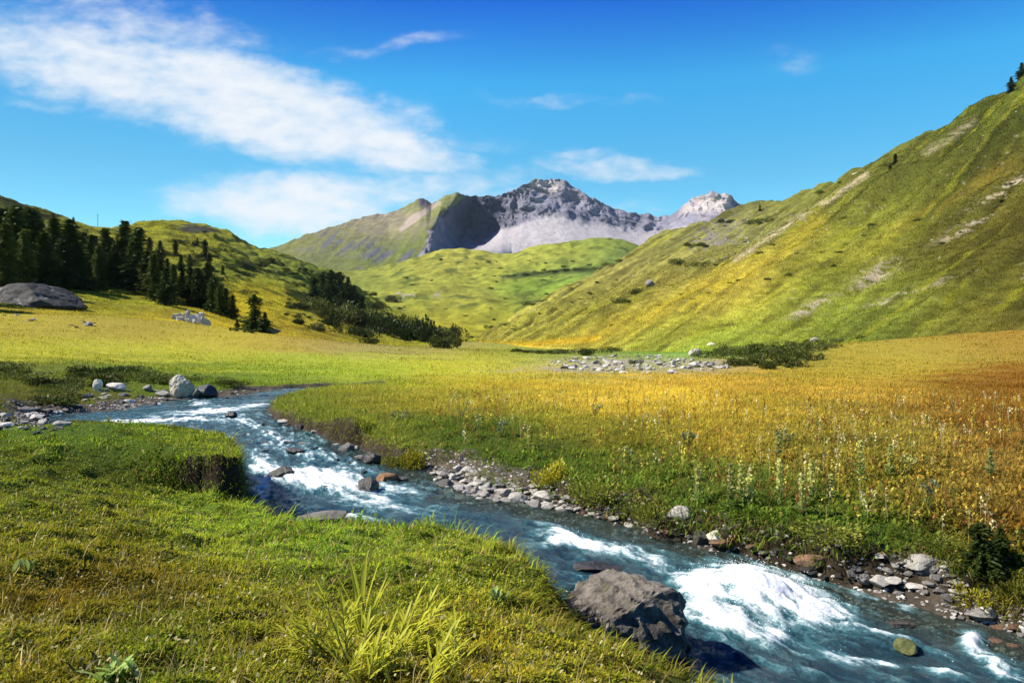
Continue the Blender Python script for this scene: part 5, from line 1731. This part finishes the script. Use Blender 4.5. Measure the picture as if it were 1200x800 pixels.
LW, GW = "low green scrub bush dotted over the left slope", "scrub bushes of the left slope"
pl = []
while len(pl) < 130:
    a_ = rng.uniform(190, 470)
    b_2 = rng.uniform(285, 392)
    cy = 300 + (a_ - 200) * 0.30
    if abs(b_2 - cy) > 30 or (255 < a_ < 335 and 325 < b_2 < 372):
        continue
    pl.append((a_, b_2)); s_ = rng.uniform(6, 15)
    bush(a_, b_2, s_, s_ * rng.uniform(.4, .65), M_ALDER if rng.uniform() < .45 else M_ALDER2, LW, GW, "scrub_bush")
LX, GX = "low bush among the spruces of the left slope", "bushes among the left spruces"
for p in [(98, 350, 22, 9), (112, 356, 22, 10), (120, 345, 22, 10), (135, 352, 26, 12), (150, 352, 26, 12), (118, 360, 16, 12), (136, 362, 16, 10), (172, 362, 26, 12), (188, 364, 20, 12), (284, 346, 24, 8), (250, 330, 24, 10),
          (160, 356, 20, 9), (205, 360, 20, 8), (276, 388, 10, 8), (292, 390, 12, 6), (245, 376, 18, 7), (30, 352, 26, 12), (75, 345, 24, 12)]:
    bush(*p, M_ALDER if p[0] % 3 else M_ALDER2, LX, GX, "scrub_bush")
LY, GY = "dark low bush on the bank behind the far stony shore", "bushes behind the far stony shore"
for p in [(70, 462, 30, 16), (58, 474, 40, 16), (80, 452, 26, 12), (112, 446, 40, 14), (135, 442, 44, 15), (158, 444, 40, 13), (10, 440, 30, 14), (180, 448, 30, 10), (95, 438, 30, 10), (262, 452, 34, 8), (20, 446, 40, 14), (45, 452, 34, 12), (4, 432, 34, 12), (125, 452, 40, 10), (90, 458, 30, 12), (200, 444, 34, 8), (150, 436, 36, 9), (240, 446, 34, 7)]:
    bush(p[0], p[1], p[2] * 1.25, p[3] * 1.15, M_ALDER if p[0] % 2 else M_ALDER2, LY, GY, "scrub_bush")
LZ, GZ = "little dark bush dotted on the right hillside", "bushes dotted on the right hillside"
for k_ in range(150):
    a_ = rng.uniform(700, 1195); b_2 = rng.uniform(120, 385)
    if b_2 < 395 - (a_ - 640) * 0.42 or b_2 > 398:
        continue
    s_ = rng.uniform(2.5, 9)
    bush(a_, b_2, s_, s_ * .5, (M_ALDER2, M_WILLOW, M_ALDER)[k_ % 3], LZ, GZ, "scrub_bush")
for p in [(1040, 195, 14, 5), (990, 216, 14, 5), (960, 228, 16, 5), (890, 262, 26, 9), (850, 262, 22, 8), (815, 290, 24, 9), (730, 355, 26, 8), (790, 310, 26, 10), (820, 312, 24, 8), (745, 345, 20, 8), (572, 382, 12, 6)]:
    bush(*p, M_ALDER2, LZ, GZ, "scrub_bush")

LQ, GQ = "far dark bush dotted over the green alp at the valley head", "bushes of the green alp"
for k_ in range(85):
    a_ = rng.uniform(430, 740); b_2 = rng.uniform(300, 396)
    if b_2 > 400 - max(0, a_ - 600) * 0.55 or b_2 < 305 + max(0, 500 - a_) * .5:
        continue
    s_ = rng.uniform(2.5, 6.5)
    bush(a_, b_2, s_, s_ * .5, M_ALDER2 if k_ % 3 else M_ALDER, LQ, GQ, "scrub_bush")
for p in [(600, 324, 12, 4), (615, 323, 14, 5), (632, 321, 14, 5), (648, 319, 14, 5), (664, 318, 14, 5), (680, 317, 14, 5), (696, 315, 14, 5), (712, 311, 14, 5), (726, 307, 14, 5), (620, 355, 16, 5), (640, 354, 16, 5)]:
    bush(*p, M_ALDER2, LQ, GQ, "scrub_bush")

# near bushes
bush(480, 552, 36, 36, M_YELLOWBUSH, "small bright yellow-green bush at the water's edge above the rusty rock", None, "yellow_bush", "bush", True)
bush(462, 546, 22, 22, M_LIGHTBUSH, "little green bush left of the bright yellow-green one at the inner bend", None, "green_bush", "bush", True)
bush(1140, 712, 44, 34, M_YELLOWBUSH, "bright yellow bush on the low bank beside the heap of pale stones", None, "yellow_bush", "bush", True)
bush(1192, 705, 50, 40, M_LIGHTBUSH, "leafy green bush at the right border above the yellow bush", None, "green_bush", "bush", True)
bush(1108, 640, 40, 18, M_LIGHTBUSH, "broad light green bush over the heap of pale stones", None, "green_bush", "bush", True)
bush(700, 585, 60, 40, M_LIGHTBUSH, "rounded light green bush on the right bank behind the gravel bar's tail", None, "green_bush", "bush", True)
bush(770, 612, 52, 38, M_LIGHTBUSH, "rounded green bush overhanging the shore beside the half-sunk rock", None, "green_bush", "bush", True)
bush(650, 566, 40, 30, M_YELLOWBUSH, "yellowish bush on the right bank above the middle of the gravel bar", None, "yellow_bush", "bush", True)
bush(975, 634, 70, 30, M_LIGHTBUSH, "wide green bush on the right bank below the mullein stalks", None, "green_bush", "bush", True)
tree(1151, 668, 56, "dark knee-high conifer sapling on the right bank", None, 5, "conifer_sapling", 1.25)
tree(1172, 655, 38, "smaller dark sapling just right of the knee-high conifer", None, 2, "conifer_sapling", 1.2)


# ------------------------------------------------------------------ leafy plants
def leaf_strip(base, head, pitch, curl, L, w, seg=6, fold=0.25, tipw=0.0, prof=None):
    """one arching leaf: a folded strip along a curve"""
    V, T = [], []
    p = np.array(base, float)
    a = pitch
    c, s = math.cos(head), math.sin(head)
    side = np.array([-s, c, 0])
    for i in range(seg + 1):
        f = i / seg
        ww = w * (prof(f) if prof else math.sin(math.pi * min(1, 0.12 + 0.88 * f)) ** 0.7 * (1 - 0.25 * f))
        up = np.array([-c * math.sin(a), -s * math.sin(a), math.cos(a)])
        V += [p - side * ww / 2 + up * ww * fold, p.copy(), p + side * ww / 2 + up * ww * fold]
        d = np.array([c * math.cos(a), s * math.cos(a), math.sin(a)])
        p = p + d * L / seg
        a -= curl / seg
    for i in range(seg):
        o = i * 3
        for k in (0, 1):
            T += [[o + k, o + k + 1, o + k + 4], [o + k, o + k + 4, o + k + 3]]
    return np.array(V), np.array(T)


def plant(name, loc, label, cat, leaves, stems, lmat, smat, flowers=None, fmat=None, group=None):
    root = bpy.data.objects.new(name, None); root.empty_display_size = 0.1
    COL.objects.link(root); root.location = loc
    tag(root, label, cat, group)
    if leaves:
        V, T = join_vt(leaves); link("foliage", mesh_arrays("foliage", V, T), lmat, root)
    if stems:
        V, T = join_vt(stems); link("stem", mesh_arrays("stem", V, T), smat, root)
    if flowers:
        V, T = join_vt(flowers); link("flower_spike", mesh_arrays("flower_spike", V, T), fmat, root)
    return root


M_STRAP = leaf_mat("strap_leaves", (0.46, 0.46, 0.04), 0.5, 0.25)
M_STRAP2 = leaf_mat("gentian_leaves", (0.22, 0.27, 0.04), 0.45, 0.3)
M_DOCK = leaf_mat("dock_leaves", (0.26, 0.36, 0.10), 0.4, 0.3)
M_THISTLE = leaf_mat("thistle_leaves", (0.16, 0.20, 0.12), 0.25, 0.35)
M_STEM = leaf_mat("green_stems", (0.20, 0.22, 0.05), 0.1, 0.2)
M_MULLEIN = leaf_mat("mullein_spikes", (0.48, 0.47, 0.15), 0.4, 0.35)
strap = lambda f: min(1.0, 0.45 + f * 2.2) * (1 - f ** 3.5) ** 0.8 + 0.02


def gpos(px, py):
    g = pick(px, py, 3.0)
    return (g[0], g[1], float(land([g[0]], [g[1]])[0][0]))


# the tall narrow-leaved plant in the near turf: an upright sheaf and two lower, spreading fans
r = np.random.default_rng(5)
g = gpos(425, 745)
lv = []
for i, (hd, L, w) in enumerate([(1.4, .50, .034), (2.6, .46, .026), (0.3, .46, .030), (-.3, .38, .020), (3.3, .42, .020), (1.9, .40, .022), (4.4, .30, .018), (.9, .36, .022), (2.2, .48, .026), (3.0, .36, .018), (-.1, .42, .018)]):
    lv.append(leaf_strip((r.normal(0, .02), r.normal(0, .02), 0), hd, 1.40 - .10 * (i > 2) - .16 * (i > 4), 0.2 + .1 * r.uniform(), L, w, 7, .2, 0, strap))
for i in range(30):
    lv.append(leaf_strip((r.normal(0, .05), r.normal(0, .05), 0), r.uniform(0, 6.28), r.uniform(.3, 1.1), .6, r.uniform(.08, .2), r.uniform(.012, .022), 5, .2))
plant("strap_leaf_plant", g, "yellow-green plant with an upright sheaf of narrow leaves in the near turf", "plant", lv, [tube((0, 0, -.02), (0, 0, .2), .012, .006)], M_STRAP, M_STEM)


def fan(px_, py_, lab, sd_, hd0, n_, Lm):
    """several leafy shoots from one root, each with pairs of narrow leaves"""
    r = np.random.default_rng(sd_)
    lv, st = [], []
    for s_ in range(n_):
        hd = hd0 + r.normal(0, .8); pit = r.uniform(.55, 1.25); L = Lm * r.uniform(.6, 1.1)
        b_ = np.array([r.normal(0, .05), r.normal(0, .04), 0])
        d_ = np.array([math.cos(hd) * math.cos(pit), math.sin(hd) * math.cos(pit), math.sin(pit)])
        st.append(tube(b_, b_ + d_ * L, .005, .002, 5))
        for q_ in np.linspace(.15, 1.0, 9):
            for sg in (-1, 1):
                lv.append(leaf_strip(b_ + d_ * L * q_, hd + sg * r.uniform(.4, 1.1), pit * r.uniform(.4, 1.0), r.uniform(.1, .6), r.uniform(.06, .12), r.uniform(.010, .017), 5, .2))
        lv.append(leaf_strip(b_ + d_ * L * .9, hd, pit, .2, .14, .016, 6, .2, 0, strap))
    for i in range(14):
        lv.append(leaf_strip((r.normal(0, .08), r.normal(0, .06), 0), hd0 + r.normal(0, 1.2), r.uniform(.5, 1.2), r.uniform(.1, .6), r.uniform(.12, .28), r.uniform(.010, .018), 6, .2, 0, strap))
    plant("strap_leaf_plant", gpos(px_, py_), lab, "plant", lv, st, M_STRAP, M_STEM)


fan(390, 775, "feathery yellow-green plant spreading its shoots left below the upright sheaf", 6, 2.6, 9, .34)
fan(475, 770, "feathery yellow-green plant spreading its shoots right below the upright sheaf", 7, .6, 8, .30)
fan(432, 797, "feathery yellow-green plant between the two fans at the bottom border", 9, 1.5, 6, .20)
fan(508, 798, "small yellow-green feathery plant at the bottom border right of the sheaf", 8, .9, 4, .22)


def broadleaf(px, py, n, L, lab, seed, mat=None, up=(.8, 1.35), name="broadleaf_plant"):
    r = np.random.default_rng(seed)
    lv = [leaf_strip((r.normal(0, .03), r.normal(0, .03), 0.0), r.uniform(0, 6.28), r.uniform(*up), r.uniform(.2, .9), L * r.uniform(.7, 1.2), L * r.uniform(.32, .46), 6, .18) for i in range(n)]
    st = [tube((0, 0, -.02), (r.normal(0, .03), r.normal(0, .03), L * .5), .006, .003, 5) for i in range(3)]
    plant(name, gpos(px, py), lab, "plant", lv, st, mat or M_DOCK, M_STEM)


broadleaf(125, 798, 6, .13, "broad-leaved plant with pale upright leaves at the bottom border", 21)
broadleaf(152, 794, 5, .12, "broad-leaved plant right of the pale upright leaves at the bottom border", 22)
broadleaf(95, 788, 7, .08, "low dark broad-leaved plant left of the two at the bottom border", 23, M_ALDER2)
broadleaf(32, 665, 5, .10, "small pale leafy sprig alone in the left turf", 24)
broadleaf(583, 705, 8, .13, "pale leafy plant near the turf edge left of the big boulder", 25, None, (.8, 1.4))
broadleaf(302, 650, 4, .05, "tiny pale leaf rosette in the middle of the near turf", 26)
broadleaf(806, 762, 16, .07, "small bright green plant growing on the right face of the big boulder", 27, M_STRAP2)
_o = [o for o in COL.objects if o.get('label', '').startswith("small bright green plant growing on")][0]
_q = on_water(745, 778)
_o.location = (_q[0] + 0.44, _q[1] - 0.02, float(zw(_q[1])) + 0.02)


def mullein(px, py, hpx, lab, seed, flowers=True, group=None):
    g = gpos(px, py)
    h = hpx / F * g[1]
    r = np.random.default_rng(seed)
    lv = [leaf_strip((0, 0, .02 + .3 * h * r.uniform()), r.uniform(0, 6.28), r.uniform(.4, 1.1), r.uniform(.3, .9), .16 * r.uniform(.6, 1.2), .05, 5, .2) for i in range(14)]
    n = 240
    f = r.uniform(.28, 1.0, n)
    th = r.uniform(0, 6.28, n)
    wv = 0.5 + 0.5 * np.sin(f * 38)
    rad = (.018 + .032 * wv) * (1.05 - .5 * f)
    P = np.stack([np.cos(th) * rad, np.sin(th) * rad, f * h], -1)
    D = np.stack([np.cos(th), np.sin(th), .6 + 0 * th], -1)
    fl = sprays(P, D, r.uniform(.03, .06, n), r, .6)
    plant("mullein_stalk", g, lab, "plant", lv, [tube((0, 0, -.03), (r.normal(0, .012), r.normal(0, .012), h), .009, .004, 6)], M_DOCK, M_STEM, [fl], M_MULLEIN, group)


for i, (a_, b_2, h_, lab) in enumerate([
        (857, 600, 58, "tall straight pale mullein stalk nearest the half-sunk rock"), (869, 590, 46, "mullein stalk close behind the tall straight pale one"),
        (877, 596, 40, "short mullein stalk just right of the tall straight pale one"), (913, 594, 56, "thick pale mullein stalk with a bulging middle"),
        (939, 606, 48, "slim mullein stalk right of the thick bulging one"), (952, 590, 52, "tall mullein stalk behind the slim one"),
        (974, 588, 34, "short pale mullein stalk at the right end of the row"), (817, 592, 46, "leaning thin mullein stalk at the left end of the row"),
        (1008, 566, 50, "mullein stalk standing alone in the yellow meadow on the right"), (1042, 560, 40, "mullein stalk amid brown weeds on the right"),
        (912, 540, 30, "distant mullein stalk in the gold grass behind the row"), (1160, 560, 36, "mullein stalk in the rust-coloured grass at the right")]):
    mullein(a_, b_2, h_, lab, 400 + i)


def thistle(px, py, wpx, hpx, lab, seed, mat):
    g = gpos(px, py)
    k = g[1] / F
    r = np.random.default_rng(seed)
    st, lv, fl = [], [], []
    for i in range(7):
        a_ = r.uniform(0, 6.28); q_ = r.uniform(.1, .5) * wpx * k
        top = np.array([math.cos(a_) * q_, math.sin(a_) * q_, hpx * k * r.uniform(.6, 1.0)])
        st.append(tube((0, 0, -.02), top, .008, .004, 5))
        for j in range(5):
            lv.append(leaf_strip(top * r.uniform(.2, .95), r.uniform(0, 6.28), r.uniform(.1, .9), .5, .10 * k * 40 * r.uniform(.5, 1), .035 * k * 40, 4, .2))
        m_ = 14
        d_ = r.normal(size=(m_, 3))
        fl.append(sprays(top + d_ * .02, d_, r.uniform(.03, .06, m_), r, .5))
    root_ = plant("thistle_plant", g, lab, "plant", lv, st, mat, M_STEM)
    for f_ in fl:
        link("flower_head", mesh_arrays("flower_head", *f_), M_MULLEIN if seed % 2 else M_THISTLE, root_)


for i, (a_, b_2, w_, h_, lab) in enumerate([
        (470, 494, 22, 12, "grey-green thistle on the grassy tongue of the inner bend"), (541, 492, 30, 28, "pale thistle clump at the top of the green reeds"),
        (585, 512, 24, 16, "silvery thistle low in the dark green reeds"), (698, 488, 20, 16, "greyish thistle in the middle of the gold meadow"),
        (921, 530, 26, 24, "dark leafy thistle in the gold grass above the mullein row"), (1055, 560, 34, 30, "dark grey-green thistle amid the brown weeds"),
        (808, 525, 24, 18, "brownish thistle left of the mullein row in the gold grass"), (735, 545, 26, 22, "dark green leafy thistle in the reeds above the gravel bar's tail"),
        (1090, 600, 36, 34, "tall weedy thistle above the broad light green bush")]):
    thistle(a_, b_2, w_, h_, lab, 500 + i, M_THISTLE if i in (0, 1, 2, 3) else M_ALDER2)


# ------------------------------------------------------------------ the ruined hut and the mast
def box(x0, x1, y0, y1, z0, z1, skew=0.0, seed=0, rough=0.12):
    """rough masonry block, subdivided and jittered"""
    import bmesh
    bm = bmesh.new()
    bmesh.ops.create_cube(bm, size=1.0)
    bmesh.ops.subdivide_edges(bm, edges=bm.edges[:], cuts=4, use_grid_fill=True)
    V = np.array([v.co[:] for v in bm.verts]); T = []
    for f in bm.faces:
        i = [v.index for v in f.verts]
        for k in range(1, len(i) - 1):
            T.append([i[0], i[k], i[k + 1]])
    bm.free()
    V = (V + .5) * [x1 - x0, y1 - y0, z1 - z0] + [x0, y0, z0]
    V[:, 2] += skew * (V[:, 0] - x0)
    V = V + rough * np.stack([fbm(V[:, 0] * 1.3 + seed, V[:, 1] * 1.3, V[:, 2] * 1.3, 2, 5 + k) for k in range(3)], -1)
    return V, np.array(T)


g = pick(218, 377, 4.0)
k_ = g[1] / F
root = bpy.data.objects.new("ruined_hut", None); COL.objects.link(root)
root.location = (g[0], g[1], g[2] - .2)
tag(root, "low ruined stone hut with two upright gable stumps below the spruces", "hut")
M_WALL = rock_mat("dry_stone_wall", (0.30, 0.29, 0.28), (0.62, 0.60, 0.57), (0.16, 0.15, 0.14), 1.6)
M_SLATE = rock_mat("stone_slab_roof", (0.26, 0.25, 0.26), (0.46, 0.45, 0.45), None, 1.4)
u_ = k_  # one photograph pixel in metres here


def hut(name, lst, mat):
    V, T = join_vt(lst)
    return link(name, mesh_arrays(name, V, T, smooth=False), mat, root)


hut("wall", [box(-17 * u_, -5 * u_, 0, .7, 0, 7 * u_, 0, 1, .2), box(-5 * u_, 2 * u_, .1, .8, 0, 6 * u_, -.02, 2, .2)], M_WALL)
hut("wall", [box(-22 * u_, -17 * u_, 0.2, 1.0, 0, 3.5 * u_, .3, 3, .22)], M_WALL)
hut("arch", [box(-22 * u_, -4 * u_, 1.6, 2.4, 8.2 * u_, 10.6 * u_, .10, 4, .2), box(-22 * u_, -20 * u_, 1.6, 2.4, 0, 9 * u_, 0, 5, .15)], M_WALL)
hut("gable_stump", [box(-4 * u_, -.5 * u_, .9, 1.8, 0, 15.5 * u_, 0, 6, .16)], M_WALL)
hut("gable_stump", [box(14 * u_, 17.5 * u_, .2, 1.0, 0, 12.5 * u_, 0, 7, .16)], M_WALL)
hut("roof", [box(-.4 * u_, 13.8 * u_, 1.0, 2.6, 3 * u_, 11 * u_, -.02, 8, .12)], M_SLATE)
hut("wall", [box(2 * u_, 12 * u_, -.6, .1, -1.5 * u_, 4.4 * u_, -.06, 9, .2)], M_WALL)
hut("wall", [box(17.6 * u_, 25 * u_, .4, 1.2, -1 * u_, 7 * u_, -.45, 10, .16)], M_WALL)

g = pick(114, 264, 4.0)
k_ = g[1] / F
root = bpy.data.objects.new("mast", None); COL.objects.link(root); root.location = (g[0], g[1], g[2] - .3)
tag(root, "thin dark mast standing on the left skyline", "mast")
M_POLE = rock_mat("weathered_pole", (0.10, 0.09, 0.08), (0.2, 0.18, 0.16), None, 2.0)
V, T = tube((0, 0, 0), (0, 0, 16 * k_), .14, .09, 8); link("pole", mesh_arrays("pole", V, T), M_POLE, root)
V, T = tube((-.9, 0, 14 * k_), (.9, 0, 14 * k_), .06, .06, 6); link("crossbar", mesh_arrays("crossbar", V, T), M_POLE, root)

# ------------------------------------------------------------------ the air of the valley
V = np.array([[x, y, z] for z in (-40, 760) for y in (-300, 7200) for x in (-24000, 24000)], float)
T = np.array([[0, 2, 3, 1], [4, 5, 7, 6], [0, 1, 5, 4], [2, 6, 7, 3], [0, 4, 6, 2], [1, 3, 7, 5]])
m, t, out = new_mat("haze")
pv = t.node('ShaderNodeVolumePrincipled')
pv.inputs['Color'].default_value = (0.58, 0.75, 1.0, 1)
pv.inputs['Density'].default_value = 2.0e-5
pv.inputs['Anisotropy'].default_value = 0.2
t.l.new(pv.outputs[0], out.inputs['Volume'])
tag(link("haze", mesh_arrays("haze", V, T, smooth=False), m), "thin blue air filling the valley", "haze", None, "stuff")
